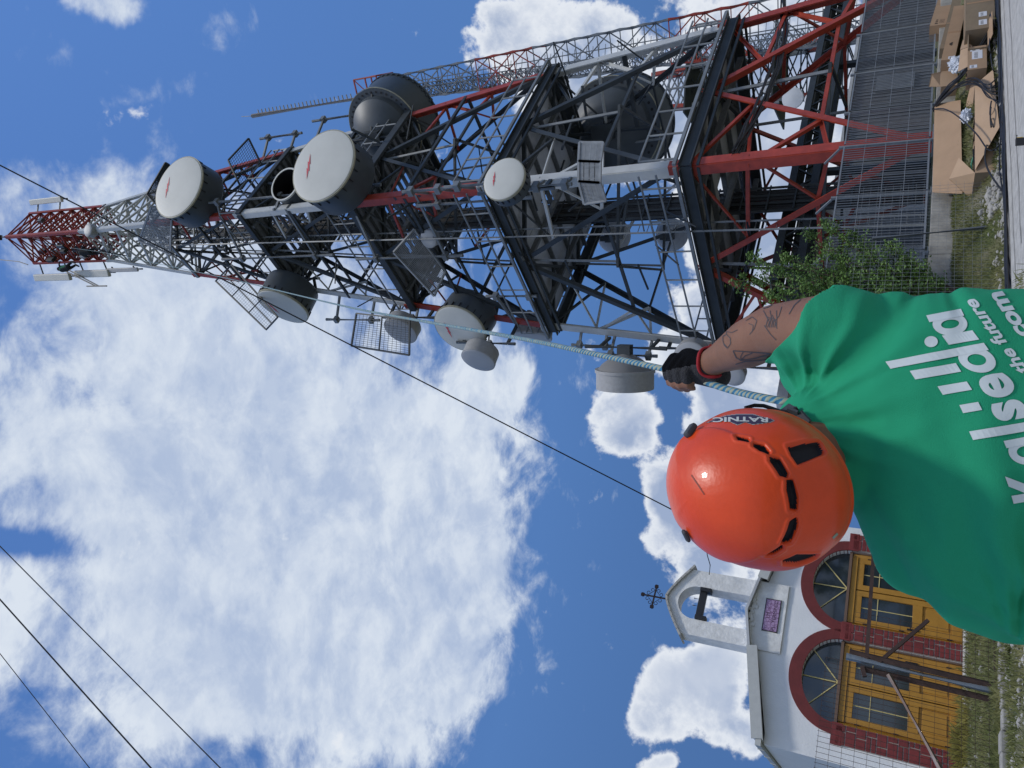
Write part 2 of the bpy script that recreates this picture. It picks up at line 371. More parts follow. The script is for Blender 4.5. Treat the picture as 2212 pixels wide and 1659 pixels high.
# perimeter girders, decks and handrails of the platforms
def ring_girder(z, off, w, h, name, mt, drop=0):
    m = MB()
    for i in range(4):
        a, b = corner(i, z), corner((i + 1) % 4, z); ax = (b - a).normalized(); nn = Vector((ax.y, -ax.x, 0)) * off
        m.beam(a + nn - ax * off - Z * drop, b + nn + ax * (off - w) - Z * drop, w, h)
    return m.build(name, mt, tower)
M['joist'] = mat('joist_steel', (.13, .14, .15), .65, .1, var=.2)
def deck(z, name='platform_deck', hole=.22, mt=None, joists=9, th=.05, span=(0, 1)):
    "deck plate on joists, with an opening in the middle for the cables"
    m = MB(); c = [corner(i, z) * 1.0 for i in range(4)]; ctr = Vector((TC.x, TC.y, z))
    inner = [ctr + (p - ctr) * hole for p in c]
    for i in range(4):
        j = (i + 1) % 4; m.plate([c[i] - Z * th, c[j] - Z * th, inner[j] - Z * th, inner[i] - Z * th], Z, th)
    o = m.build(name, mt or M['deck'], tower)
    m = MB()
    for n in range(joists):
        u = (n + .5) / joists
        p, q = lerp(c[0], c[1], u), lerp(c[3], c[2], u); m.beam(p - Z * (th + .10), q - Z * (th + .10), .07, .18)
    for n in range(3):
        u = (n + .5) / 3; p, q = lerp(c[0], c[3], u), lerp(c[1], c[2], u); m.beam(p - Z * (th + .29), q - Z * (th + .29), .12, .2)
    m.build('deck_joists', M['joist'], tower)
def rails(z, off=.1, h=1.1, mt='steel', gap=1.25):
    m = MB()
    for i in range(4):
        a, b = corner(i, z), corner((i + 1) % 4, z); ax = (b - a).normalized(); nn = Vector((ax.y, -ax.x, 0)) * off; a, b = a + nn, b + nn; ln = (b - a).length
        for hh in (h * .52, h): m.beam(a + Z * hh, b + Z * hh, .05)
        for j in range(int(ln / gap) + 1):
            p = a + ax * (j * gap); m.beam(p, p + Z * h, .05)
    m.build('handrail', M[mt], tower)
for z in (LZ[1], LZ[2]):
    ring_girder(z - .10, .14, .13, .035, 'platform_girder', M['dark']); ring_girder(z - .27, .09, .03, .32, 'platform_girder', M['dark']); ring_girder(z - .45, .14, .13, .035, 'platform_girder', M['dark'])
    ring_girder(z - .02, .30, .09, .10, 'platform_edge', M['steel']); ring_girder(z - .62, .02, .08, .08, 'platform_girder', M['dark'])
    deck(z, hole=.14, joists=5); rails(z, .3)
deck(LZ[3], hole=.45, mt=M['grate'], joists=14); ring_girder(LZ[3] - .2, .1, .12, .34, 'platform_girder', M['dark']); rails(LZ[3], .15)
deck(LZ[4], hole=.5, mt=M['grate'], joists=12); ring_girder(LZ[4] - .15, .08, .1, .26, 'platform_girder', M['dark']); rails(LZ[4], .1)
ring_girder(LZ[5] - .1, .05, .1, .2, 'platform_girder', M['steel'])
for zm in ((LZ[2] + LZ[3]) / 2 + .3, (LZ[3] + LZ[4]) / 2, (LZ[4] + LZ[5]) / 2):
    ring_girder(zm, .0, .1, .12, 'tie_ring', M['dark'])
# vertical cable ladder in the heart of the tower
cb = at(1750, 425, 26.6); CX = Vector((cb.x, cb.y, 0))
m = MB(); m2 = MB(); ax = E1
for sgn in (-1, -.33, .33, 1): m.beam(CX + ax * (.62 * sgn) + Z * 1.3, CX + ax * (.62 * sgn) + Z * 40, .05, .08)
for n in range(44): z = 1.6 + n * .88; m.beam(CX - ax * .65 + Z * z + E2 * -.07, CX + ax * .65 + Z * z + E2 * -.07, .04, .05)
rnd = random.Random(3)
for n in range(30):
    x0 = -.58 + 1.16 * n / 29; ztop = rnd.uniform(20, 41)
    pts = [CX + ax * (x0 + rnd.uniform(-.02, .02)) + E2 * (.06 + rnd.uniform(-.02, .05)) + Z * z for z in np.linspace(1.3, ztop, 12)]; m2.tube(pts, .034, 5)
m.build('cable_ladder', M['dark'], tower); m2.build('cable_run', M['black'], tower)
# access ladder on the left-rear side
m = MB(); lx = lerp(corner(3, 1.3), corner(2, 1.3), .35)
def ladder(p0, p1, axv, w=.4):
    for s_ in (-1, 1): m.beam(p0 + axv * (s_ * w / 2), p1 + axv * (s_ * w / 2), .05)
    n = int((p1 - p0).length / .3)
    for k in range(n): m.tube([lerp(p0, p1, (k + .5) / n) - axv * w / 2, lerp(p0, p1, (k + .5) / n) + axv * w / 2], .015, 5)
for k in range(5): ladder(lerp(corner(3, LZ[k]), corner(0, LZ[k]), .78) - E2 * -.5, lerp(corner(3, LZ[k + 1]), corner(0, LZ[k + 1]), .78) + E2 * .5, E1)
m.build('ladder', M['steel'], tower)
# ------------------------------------------------------------------ antennas on the tower
def z_at(P, xpx):
    "height on the vertical through P that is seen at xpx"
    lo, hi = -5.0, 120.0
    for _ in range(50):
        m_ = (lo + hi) / 2
        if proj((P.x, P.y, m_))[0] > xpx: lo = m_
        else: hi = m_
    return lo
def solve_axis(fc, bc, Y):
    "bearing of a level dish from where its front and back centres are seen"
    P = at(*fc, Y); best = None; t = Vector((bc[0] - fc[0], bc[1] - fc[1]))
    for k in range(720):
        a = math.radians(k / 2); n = Vector((math.sin(a), math.cos(a), 0)); q = proj(P - n * .5); d = Vector((q[0] - fc[0], q[1] - fc[1]))
        if d.length < .5: continue
        e = t.angle(d)
        if best is None or e < best[0]: best = (e, n, t.length / d.length * .5)
    return P, best[1], best[2]
def ratio_axis(P, n0, ratio):
    v = (P - CAM).normalized(); best = None
    for k in range(1440):
        a = math.radians(k / 4); n = Vector((math.sin(a), math.cos(a), 0)); c = -n.dot(v)
        if c > 0 and n.dot(n0) > .3:
            e = abs(c - ratio)
            if best is None or e < best[0]: best = (e, n)
    return best[1]
def depth(P): return (P - CAM).dot(_F)
BOLT = [(-.5, -.05), (-.06, .085), (-.09, .015), (.2, .10), (.17, .035), (.5, .06), (.08, -.075), (.11, -.01), (-.2, -.10), (-.17, -.04)]
def nearest_leg(P):
    return min((corner(i, P.z) for i in range(4)), key=lambda c: (c - P).length)
def dish(name, P, n, R, Ld, style, label, mark=False, mount=True, group='microwave dishes on the lattice tower', pipe=1.4, ribs=False):
    n = n.normalized(); side = n.cross(Z).normalized(); T = thing(name, P - n * Ld, label, 'antenna', group)
    body, face = {'drum': ('drum', 'radome'), 'light': ('drum_lt', 'radome_grey'), 'pale': ('radome_grey', 'radome_grey')}[style]
    m = MB(); m.lathe(P, -n, [(0, R), (0.02, R), (Ld * .93, R * 1.0), (Ld, R * .97), (Ld + R * .10, R * .80), (Ld + R * .16, R * .45), (Ld + R * .18, .08)], 56); m.build('shroud', M[body], T, smooth=True)
    m = MB(); m.lathe(P + n * .0, n, [(0.0, R * .995), (.03, R * .985), (.05, R * .9), (.065, R * .5), (.07, .01)], 56); m.build('radome', M[face], T, smooth=True)
    m = MB(); m.lathe(P - n * .07, n, [(0, R * 1.0), (0, R * 1.025), (.08, R * 1.025), (.08, R * .985)], 56, caps=False); m.build('rim', M['rim'] if style == 'drum' else M[body], T, smooth=True)
    if style == 'drum':
        m = MB()
        for k in range(22):
            a = 2 * math.pi * k / 22; r = (side * math.cos(a) + Z * math.sin(a)); m.beam(P - n * .08 + r * R * 1.01, P - n * min(.32, Ld * .5) + r * R * 1.01, .035, .05, up=r)
        m.build('clips', M['black'], T)
    if mark:
        m = MB(); o = P + n * .072 + Z * (R * .46); s = R * .72
        poly = [o + side * (u * s) * -1 + Z * (v * s * .9) for u, v in BOLT]
        m.plate(poly, n, .006); m.build('mark', M['redmark'], T)
    if mount:
        b = P - n * (Ld + R * .2); pb = b - n * .16; m = MB(); m.tube([pb - Z * pipe, pb + Z * pipe], .07, 10)
        for dz_ in (-.35, .35): m.box(pb + n * .1 + Z * dz_ * min(1, R), (.34, .3, .16), (side, n, Z))
        m.build('mount_pipe', M['steel'], T, smooth=True)
        m = MB()
        lg = nearest_leg(pb)
        for dz_ in (-.75, .75):
            c = nearest_leg(pb + Z * dz_ * pipe); m.beam(pb + Z * dz_ * pipe, Vector((c.x, c.y, pb.z + dz_ * pipe)), .09, .12)
        m.beam(P - n * Ld * .6 + side * R * .9, lerp(P - n * (Ld + 1), lg + Z * .3, .7), .05)
        m.build('bracket', M['dark'], T)
    return T
def dish_px(fc, bc, Y, spx, style, label, ratio=None, **k):
    P, n, Ld = solve_axis(fc, bc, Y)
    if ratio: n = ratio_axis(P, n, ratio); q = proj(P - n * .5); Ld = math.hypot(bc[0] - fc[0], bc[1] - fc[1]) / math.hypot(q[0] - fc[0], q[1] - fc[1]) * .5
    R = spx * depth(P) / FP; return dish('dish_antenna', P, n, R, min(Ld, R * 1.5), style, label, **k)
dish_px((386, 404), (436, 431), 22.6, 70, 'drum', 'highest big drum dish, white faced with a red bolt, near the tower top', mark=True)
dish_px((698, 358), (748, 394), 21.2, 83, 'drum', 'largest white faced drum dish with a red bolt, high on the front leg', mark=True)
dish_px((1089, 387), (1104, 403), 20.2, 49, 'drum', 'white faced drum dish with a faded bolt, alone at the middle of the front leg', mark=True)
dish_px((611, 663), (625, 612), 26.0, 57, 'drum', 'dark drum dish, white face seen edge on, high on the left leg', ratio=.42, mark=True)
dish_px((993, 711), (1020, 668), 26.2, 60, 'drum', 'dark drum dish on the left leg with the rope crossing its white face', ratio=.66, mark=True)
dish_px((865, 715), (870, 694), 26.3, 38, 'light', 'small grey dish on the left leg just above the big one the rope crosses', ratio=.55)
dish_px((1033, 778), (1042, 753), 26.0, 38, 'light', 'small pale dish standing farthest out from the left leg, below the rope-crossed drum', ratio=.50)
dish_px((926, 516), (934, 512), 23.6, 20, 'pale', 'small plain white dish beside the grating walkway on the left face of the tower', pipe=.8)
dish_px((191, 497), (204, 500), 24.6, 14, 'light', 'tiny white dish at the foot of the red top section', pipe=.6)
dish_px((1492, 772), (1500, 760), 26.4, 36, 'light', 'pale dish behind the gloved hand, low on the left leg')
dish_px((1585, 812), (1590, 800), 26.4, 24, 'pale', 'small white dish just below the gloved hand')
# side-on conical dish, left of the tower
P = at(1350, 828, 26.6); nn = Vector((-1, -.12, 0)).normalized(); nn = solve_axis((1350, 838), (1350, 808), 26.6)[1]; R = 62 * depth(P) / FP
T = thing('dish_antenna', P, 'grey dish seen exactly side on, cone back and deep rim, beside the low left leg', 'antenna', 'microwave dishes on the lattice tower')
m = MB(); m.lathe(at(1350, 839, 26.6), -nn, [(0, R), (.62, R), (.62, R * 1.04), (.74, R * 1.04), (.74, R * .95)], 56); m.build('shroud', M['drum_lt'], T, smooth=True)
m = MB(); m.lathe(at(1350, 839, 26.6) - nn * .74, -nn, [(0, R * .93), (.18, R * .8), (.42, R * .5), (.58, R * .18), (.62, .05)], 48); m.build('reflector', mat('reflector_grey', (.24, .24, .245), .5), T, smooth=True)
m = MB(); pb = at(1350, 839, 26.6) - nn * 1.55; m.tube([pb - Z * 1.6, pb + Z * 1.6], .08, 10); m.box(pb + nn * .1, (.4, .4, .5), (nn, nn.cross(Z), Z)); lg = corner(3, pb.z); m.beam(pb + Z, Vector((lg.x, lg.y, pb.z + 1)), .1); m.beam(pb - Z, Vector((lg.x, lg.y, pb.z - 1)), .1); m.build('mount_pipe', M['dark'], T)
# beige dish behind the left leg and two radomes on the rear leg
dish_px((1150, 728), (1156, 690), 29.0, 42, 'light', 'round grey backed dish tucked behind the left leg below the second deck')
def back_dish(px, Y, spx, az, label, tone='drum_lt'):
    P = at(*px, Y); R = spx * depth(P) / FP; n = Vector((math.sin(math.radians(az)), math.cos(math.radians(az)), 0))
    T = thing('dish_antenna', P, label, 'antenna', 'microwave dishes on the lattice tower')
    m = MB(); m.lathe(P, n, [(-.62 * R, .04), (-.58 * R, R * .3), (-.42 * R, R * .62), (-.18 * R, R * .88), (0, R), (.05 * R, R * 1.03), (.3 * R, R * 1.02)], 40); m.build('reflector', M[tone], T, smooth=True)
    m = MB(); m.box(P - n * (.66 * R), (R * .5, R * .5, R * .4), (n, n.cross(Z), Z)); m.box(P - n * (.9 * R), (R * .3, R * .3, R * .9), (n, n.cross(Z), Z)); m.build('mount', M['dark'], T, bevel=.02)
    return T
back_dish((1324, 510), 32.4, 36, 20, 'upper of two round pale dishes seen from behind on the rear white leg')
back_dish((1450, 508), 32.4, 34, 20, 'lower of two round pale dishes seen from behind on the rear white leg')
# the two huge drums seen from behind on the right side
def huge(px, Y, spx, az, label, tilt=0):
    P = at(*px, Y); R = spx * depth(P) / FP; n = Vector((math.sin(math.radians(az)), math.cos(math.radians(az)), tilt)).normalized(); side = n.cross(Z).normalized(); up = side.cross(n)
    T = thing('dish_antenna', P, label, 'antenna', 'microwave dishes on the lattice tower')
    m = MB(); m.lathe(P, -n, [(0, R * .99), (0, R), (R * .1, R), (R * .75, R * .93), (R * .80, R * .92)], 72, caps=False); m.lathe(P, -n, [(0.01, R * .98), (R * .78, R * .90)], 72, caps=False); m.build('shroud', M['drum'], T, smooth=True)
    m = MB(); m.lathe(P - n * (R * .80), -n, [(0, R * .97), (.05, R * .97), (.05, R * .80), (.16 * R, R * .77), (.34 * R, R * .55), (.46 * R, R * .28), (.5 * R, .05)], 72); m.build('reflector', M['drum'], T, smooth=True)
    m = MB(); m.lathe(P - n * (R * .79), -n, [(0, R * .975), (0, R * .99), (.06, R * .99), (.06, R * .975)], 72, caps=False); m.build('rim', M['rim'], T)
    m = MB()
    for k in range(40):
        a = 2 * math.pi * k / 40; r = side * math.cos(a) + up * math.sin(a); c = P - n * (R * .8 + .055) + r * (R * .88); m.lathe(c, -n, [(0, R * .028), (.012, R * .028)], 10)
        m2_ = None
    m.build('bolt_holes', M['black'], T)
    m = MB()
    for k in range(44):
        a = 2 * math.pi * k / 44; r = side * math.cos(a) + up * math.sin(a); m.box(P + r * R * 1.01 + n * .0, (.1, .24, .05), (n.cross(r), n, r))
    m.lathe(P, n, [(-.02, R * 1.0), (-.02, R * 1.035), (.05, R * 1.035), (.05, R * 1.0)], 72, caps=False)
    m.build('rim_flange', M['drum'], T)
    b = P - n * (R * 1.35); m = MB(); m.tube([b - Z * R, b + Z * R], .11, 10); m.box(b + n * .1, (.6, .5, .9), (side, n, Z))
    for a_ in (-1, 1):
        c = nearest_leg(b + Z * a_ * R * .7); m.beam(b + Z * a_ * R * .7, Vector((c.x, c.y, b.z + a_ * R * .7)), .12, .16)
        m.beam(P - n * R * .8 + side * a_ * R * .85, b + side * a_ * .2, .08)
    m.build('mount', M['dark'], T)
    return T
huge((868, 252), 27.6, 88, 40, 'huge dark drum seen from behind, high on the right leg')
huge((1352, 268), 30.5, 104, 25, 'huge dark drum seen from behind, between the two lowest decks')
# open-mouthed horn
P, n, Ld = solve_axis((616, 398), (640, 414), 22.9); R = 38 * depth(P) / FP
T = thing('horn_antenna', P, 'open black mouthed drum with a thin white rim, tucked behind the largest dish', 'antenna')
m = MB(); m.lathe(P, -n, [(0, R), (R * 1.3, R), (R * 1.32, R * .9), (R * 1.5, R * .3)], 48, caps=False); m.build('shroud', M['drum'], T, smooth=True)
m = MB(); m.lathe(P, -n, [(0.01, R * .93), (R * 1.2, R * .93), (R * 1.22, .01)], 48, caps=False); m.build('inner_lining', M['black'], T, smooth=True)
m = MB(); m.lathe(P, -n, [(-.02, R * .93), (-.02, R * 1.02), (.06, R * 1.02), (.06, R)], 48, caps=False); m.lathe(P, -n, [(-.02, R * .93), (.02, R * .93)], 48, caps=False); m.build('rim', M['radome'], T)
b = P - n * R * 1.6; m = MB(); m.tube([b - Z * 1.2, b + Z * 1.2], .07, 8); c = nearest_leg(b); m.beam(b + Z * .6, Vector((c.x, c.y, b.z + .6)), .1); m.build('mount_pipe', M['steel'], T)
# ------------------------------------------------------------------ grid walkways and screens (parts of the tower)
def grid_panel(c4, nu, nv, name, mt, w=.03, fw=.06, post=None):
    m = MB(); A_, B_, C_, D_ = [Vector(p) for p in c4]
    for i in range(nu + 1):
        t = i / nu; ww = fw if i in (0, nu) else w; m.beam(lerp(A_, B_, t), lerp(D_, C_, t), ww)
    for j in range(nv + 1):
        t = j / nv; ww = fw if j in (0, nv) else w; m.beam(lerp(A_, D_, t), lerp(B_, C_, t), ww)
    return m.build(name, mt, tower)
def gp(pts, nu, nv, name='mesh_screen', mt='dark', w=.022, fw=.07):
    return grid_panel([at(*p) for p in pts], nu, nv, name, M[mt], w, fw)
gp([(466, 607, 26.6), (500, 572, 25.6), (600, 685, 25.0), (575, 712, 26.2)], 7, 30, w=.008); gp([(466, 607, 26.62), (500, 572, 25.62), (600, 685, 25.02), (575, 712, 26.22)], 2, 3, w=.05, fw=.06)          # big sloping screen high left
gp([(770, 677, 26.2), (885, 690, 25.4), (884, 767, 25.2), (759, 747, 26.3)], 14, 16, w=.012); gp([(770, 677, 26.22), (885, 690, 25.42), (884, 767, 25.22), (759, 747, 26.32)], 2, 1, w=.05)          # lower screen on the left
gp([(493, 346, 24.6), (537, 299, 25.2), (562, 350, 25.4), (522, 408, 24.8)], 12, 12, w=.012)
# grating walkway on the left face
gp([(850, 545, 23.2), (895, 495, 23.4), (962, 587, 24.6), (938, 640, 24.4)], 20, 3, 'walkway_grating', 'grate', .022, .07)
# grating cradle round the front leg
gp([(1252, 308, 20.4), (1303, 308, 20.4), (1297, 350, 20.1), (1250, 348, 20.1)], 4, 16, 'walkway_grating', 'grate', .028, .07)
gp([(1250, 348, 20.1), (1297, 350, 20.1), (1296, 395, 20.1), (1250, 392, 20.1)], 4, 16, 'walkway_grating', 'grate', .028, .07)
gp([(1250, 392, 20.1), (1296, 395, 20.1), (1309, 434, 20.4), (1262, 441, 20.4)], 4, 16, 'walkway_grating', 'grate', .028, .07)
# railed basket under the topmost big dish
bk = [at(327, 446, 22.9), at(372, 448, 23.4), at(368, 550, 24.8), at(300, 520, 24.4)]
grid_panel(bk, 20, 14, 'walkway_grating', M['grate'], .03, .08)
grid_panel([at(357, 351, 23.2), at(366, 356, 23.4), at(335, 440, 23.0), at(317, 420, 22.9)], 10, 5, 'walkway_grating', M['dark'], .025, .06)
# pipe frames holding nothing, on the legs (spare antenna mounts)
def spare(x0, x1, y, Y, out=(0, 14), r=.07):
    P = at(x0, y, Y); z2 = z_at(P, x1); m = MB(); m.tube([P, Vector((P.x, P.y, z2))], r, 8)
    for t in (.2, .85):
        z = P.z + (z2 - P.z) * t; c = nearest_leg(Vector((P.x, P.y, z))); m.beam(Vector((P.x, P.y, z)), Vector((c.x, c.y, z)), .09); m.box((P.x, P.y, z), (.26, .26, .2), (E1, E2, Z))
    m.build('antenna_mount', M['steel'], tower)
for a in ((675, 800, 262, 26.6), (562, 652, 300, 26.4), (705, 820, 690, 27.0), (845, 905, 700, 27), (1235, 1320, 745, 27.2), (1295, 1420, 765, 27.0), (960, 1105, 405, 20.6), (870, 960, 415, 20.9), (1050, 1160, 640, 25.5), (900, 1150, 445, 22.2), (770, 1000, 560, 24.2), (480, 720, 560, 24.8), (1140, 1235, 405, 20.9), (430, 640, 440, 23.2)): spare(*a)
# light strays: thin rods and flat bars, as found on any old tower
rnd = random.Random(11); m = MB()
for k in range(110):
    z = rnd.uniform(8, 37); i = rnd.randrange(4); u = rnd.random(); a = facept(i, u, z, -rnd.uniform(0, 1.2) * cz(z) * .5); b = a + Vector((rnd.uniform(-1.6, 1.6), rnd.uniform(-1.6, 1.6), rnd.choice((0, rnd.uniform(-1.5, 1.5)))))
    m.beam(a, b, rnd.choice((.04, .06, .08)))
tag(m.build('stay_rods', M['dark'], tower), kind='stuff')
# sagging feeder bundles across the foot of the tower
m = MB(); rnd = random.Random(5)
for k in range(7):
    A_ = at(1590, 330, 21) + Vector((rnd.uniform(-.1, .1), 0, rnd.uniform(-.1, .1))); B_ = at(1690, -20, 27); pts = []
    for j in range(16):
        t = j / 15; p = lerp(A_, B_, t); p.z -= .5 * math.sin(math.pi * t) * (1 + .3 * math.sin(k)); p += Vector((rnd.uniform(-.04, .04), 0, rnd.uniform(-.05, .05))); pts.append(p)
    m.tube(pts, .03, 5)
for k in range(4):
    A_ = at(1590, 335, 21); B_ = at(1600, 640, 25); m.tube([lerp(A_, B_, j / 14) + Vector((0, 0, -.3 * math.sin(math.pi * j / 14) + rnd.uniform(-.05, .05))) for j in range(15)], .022, 5)
m.build('feeder_cables', M['black'], tower)
# ------------------------------------------------------------------ panel antennas, pole and climbers at the top
def panel_ant(x0, x1, y, Y, w, label, az=200, tone='radome', name='panel_antenna'):
    P = at(x1, y, Y); z2 = z_at(P, x0); h = z2 - P.z; a = math.radians(az); n = Vector((math.sin(a), math.cos(a), 0)); s = n.cross(Z)
    T = thing(name, P, label, 'antenna', 'panel antennas round the tower top'); m = MB(); m.box(P + Z * h / 2, (w, w * .5, h), (s, n, Z)); m.build('casing', M[tone], T, bevel=.04)
    b = P - n * (w * .6); m = MB(); m.tube([b - Z * .2, b + Z * (h + .3)], .045, 8)
    for t in (.15, .85): m.box(P - n * .3 * w + Z * h * t, (.1, w * .7, .1), (s, n, Z)); c = nearest_leg(b); m.beam(b + Z * h * t, Vector((c.x, c.y, b.z + h * t)), .06)
    m.build('mount_pipe', M['dark'], T)
panel_ant(66, 134, 430, 26.2, .34, 'pale panel antenna standing off the right side of the red tower top')
panel_ant(76, 152, 598, 26.9, .42, 'uppermost white panel antenna on the left side of the red tower top')
panel_ant(163, 236, 590, 26.9, .42, 'middle white panel antenna on the left side of the tower top')
panel_ant(232, 298, 582, 26.9, .24, 'slim grey antenna hanging lowest on the left side of the tower top', tone='radome_grey')
# outrigger
m = MB(); O = at(140, 585, 26.8); q = at(210, 618, 26.8); z2 = q.z
m.beam(O, q + Z * .15, .06); m.beam(O - Z * .5, q - Z * .15, .06); m.beam(q + Z * 1.0, q - Z * .9, .07); m.beam(O, O - Z * .5, .05); m.beam(at(40, 565, 26.8), at(0, 561, 26.8), .05); m.beam(at(40, 565, 26.8), nearest_leg(at(60, 560, 26.8)), .05)
m.build('outrigger', M['dark'], tower)
# radio units and coiled jumpers crowding the red section
rnd = random.Random(31)
for k in range(16):
    z = rnd.uniform(43.2, 49); i = rnd.choice((2, 3, 3, 3, 0)); P = facept(i, rnd.uniform(.15, .85), z, rnd.uniform(-.5, .25)); m = MB(); m.box(P, (rnd.uniform(.25, .4), .2, rnd.uniform(.4, .7)), (E1, E2, Z)); m.build('radio_unit', M[rnd.choice(('dark', 'drum', 'drum_lt'))], tower, bevel=.02)
m = MB()
for k in range(26):
    z = rnd.uniform(43, 49); i = rnd.choice((0, 2, 3, 3)); a = facept(i, rnd.random(), z, rnd.uniform(-.6, .3)); b2 = facept(i, rnd.random(), z - rnd.uniform(.5, 3), rnd.uniform(-.5, .2)); m.tube([a, lerp(a, b2, .4) + Vector((rnd.uniform(-.3, .3), rnd.uniform(-.3, .3), -.4)), b2], .03, 5)
tag(m.build('jumper_cables', M['black'], tower), kind='stuff')
# top lamp post
c = Vector((TC.x, TC.y, LZ[7])); m = MB(); m.tube([corner(0, LZ[7]), corner(0, LZ[7]) + Z * 1.3], .05, 8); m.box(corner(0, LZ[7]) + Z * .7, (.3, .3, .35)); m.build('obstruction_lamp', M['dark'], tower)
# ------------------------------------------------------------------ ground, road, wall, fences
def onT(x, y, t):
    v = ray(x, y); return CAM + v * (t / (v.x * E2.x + v.y * E2.y))
def onZ(x, y, z):
    v = ray(x, y); return CAM + v * ((z - CAM.z) / v.z)
def S(P): return P.x * .8 + P.y * .6
def T_(P): return -P.x * .6 + P.y * .8
def sm(a, b, x): x = max(0, min(1, (x - a) / (b - a))); return x * x * (3 - 2 * x)
def gz(s, t):
    r = sm(9.6, 12.5, s); z = .74 * sm(10.3, 12.0, t) * r + .38 * sm(12.15, 12.5, t) * r
    if t < 10.25: z = 0
    z -= 1.2 * sm(60, 200, math.hypot(s, t))
    return z
m = MB(); idx = {}
def axis(lo, hi, fine):
    a = []; v = lo
    while v < hi:
        a.append(v); d_ = abs(v - fine) if not (fine - 14 < v < fine + 12) else 0; v += .28 + d_ * .12
    a.append(hi); return a
SS, TT = axis(-400, 400, 14), axis(-300, 600, 14); nn_ = 0
gv = []
for s_ in SS:
    for t_ in TT:
        j = noise.noise(Vector((s_ * .8, t_ * .8, 0))) * .05 + noise.noise(Vector((s_ * 3, t_ * 3, 1))) * .02
        off = 1 if t_ > 10.45 else 0
        gv.append(st(s_, t_, gz(s_, t_) + (j * off if abs(s_) < 60 else 0) - .012))
gf = []
nt_ = len(TT)
for i in range(len(SS) - 1):
    for j in range(nt_ - 1): gf.append((i * nt_ + j, (i + 1) * nt_ + j, (i + 1) * nt_ + j + 1, i * nt_ + j + 1))
m.add(gv, gf)
def ground_mat():
    mt = mat('dry_grass_ground', (.10, .10, .05), .95, bump=.8, bscale=18); nt = mt.node_tree; b = nt.nodes['Principled BSDF']
    t = nt.nodes.new('ShaderNodeTexCoord'); n = nt.nodes.new('ShaderNodeTexNoise'); n.inputs['Scale'].default_value = 1.1; n.inputs['Detail'].default_value = 8; n.inputs['Roughness'].default_value = .7
    nt.links.new(t.outputs['Object'], n.inputs['Vector']); r = nt.nodes.new('ShaderNodeValToRGB'); e = r.color_ramp.elements
    e[0].position = .36; e[0].color = (.055, .075, .022, 1); e[1].position = .68; e[1].color = (.21, .19, .13, 1); k = e.new(.5); k.color = (.11, .11, .05, 1)
    nt.links.new(n.outputs[0], r.inputs[0]); nt.links.new(r.outputs[0], b.inputs['Base Color']); return mt
M['ground'] = ground_mat()
g = m.build('ground', M['ground'], smooth=True); tag(g, 'uneven grassy ground with white stones round the tower and chapel', 'ground', kind='structure')
M['road'] = mat('worn_concrete_road', (.44, .425, .39), .9, var=.25, vscale=5, bump=.5, bscale=60)
m = MB()
for i in range(60):
    for j in range(12):
        a, b2, c_, d_ = -30 + i * 1.5, -30 + (i + 1) * 1.5, -3 + j * 1.11, -3 + (j + 1) * 1.11
        e_ = lambda s_, t_: st(s_, t_ + (noise.noise(Vector((s_ * 1.7, 0, 3))) * .07 if t_ > 10 else 0), .02)
        m.add([e_(a, c_), e_(b2, c_), e_(b2, d_), e_(a, d_)], [(0, 1, 2, 3)])
road = m.build('road', M['road']); tag(road, 'pale rough road surface in front of the tower compound', 'road', kind='structure')
m = MB()
for (s0, s1, t0) in ((4, 40, 9.75), (10, 20, 9.1)):
    pts = [st(s_, t0 + noise.noise(Vector((s_, t0, 0))) * .06, .028) for s_ in np.arange(s0, s1, .5)]
    for a, b2 in zip(pts[:-1], pts[1:]): m.add([a, b2, b2 - E2 * .025, a - E2 * .025], [(0, 1, 2, 3)])
o = m.build('road_crack', M['black']); tag(o, 'thin dark cracks running along the pale road', 'road', kind='structure')
# plinth wall under the steel fence
M['conc'] = mat('old_concrete', (.33, .31, .27), .9, var=.3, vscale=2.5, bump=.5, bscale=30)
m = MB()
for k in range(12):
    s0 = 8.6 + k * 2.2; m.box(st(s0 + 1.1, 12.15, .53), (2.19, .24, 1.28), (E1, E2, Z))
w_ = m.build('retaining_wall', M['conc'], bevel=.012); tag(w_, 'low weathered concrete wall carrying the steel bar fence', 'wall')
# steel bar fence
FT = 12.16
fence = thing('steel_bar_fence', st(12, FT, 1.17), 'tall grey steel fence of close upright bars round the tower compound', 'fence')
M['bars'] = mat('fence_bars', (.23, .245, .26), .5, .3, var=.15)
def bar_panel(s0, s1, t0, t1, z0, z1, gap=.066):
    p0, p1 = st(s0, t0), st(s1, t1); n = int((s1 - s0) / gap); m = MB(); d_ = (p1 - p0).normalized(); nr = d_.cross(Z)
    for i in range(n + 1): p = lerp(p0, p1, i / n); m.add([p - nr * .008 + Z * z0, p + nr * .008 + Z * z0, p + nr * .008 + Z * z1, p - nr * .008 + Z * z1, p - nr * .008 + d_ * .007 + Z * z0, p + nr * .008 + d_ * .007 + Z * z0, p + nr * .008 + d_ * .007 + Z * z1, p - nr * .008 + d_ * .007 + Z * z1], [(0, 1, 2, 3), (4, 5, 6, 7), (0, 3, 7, 4), (1, 2, 6, 5), (3, 2, 6, 7)])
    for k in range(5): z = z0 + (z1 - z0) * (k + .04) / 4.08 ; m.beam(p0 + Z * z, p1 + Z * z, .012, .012)
    for z in (z0, z1): m.beam(p0 + Z * z, p1 + Z * z, .03, .03)
    m.build('bar_panel', M['bars'], fence)
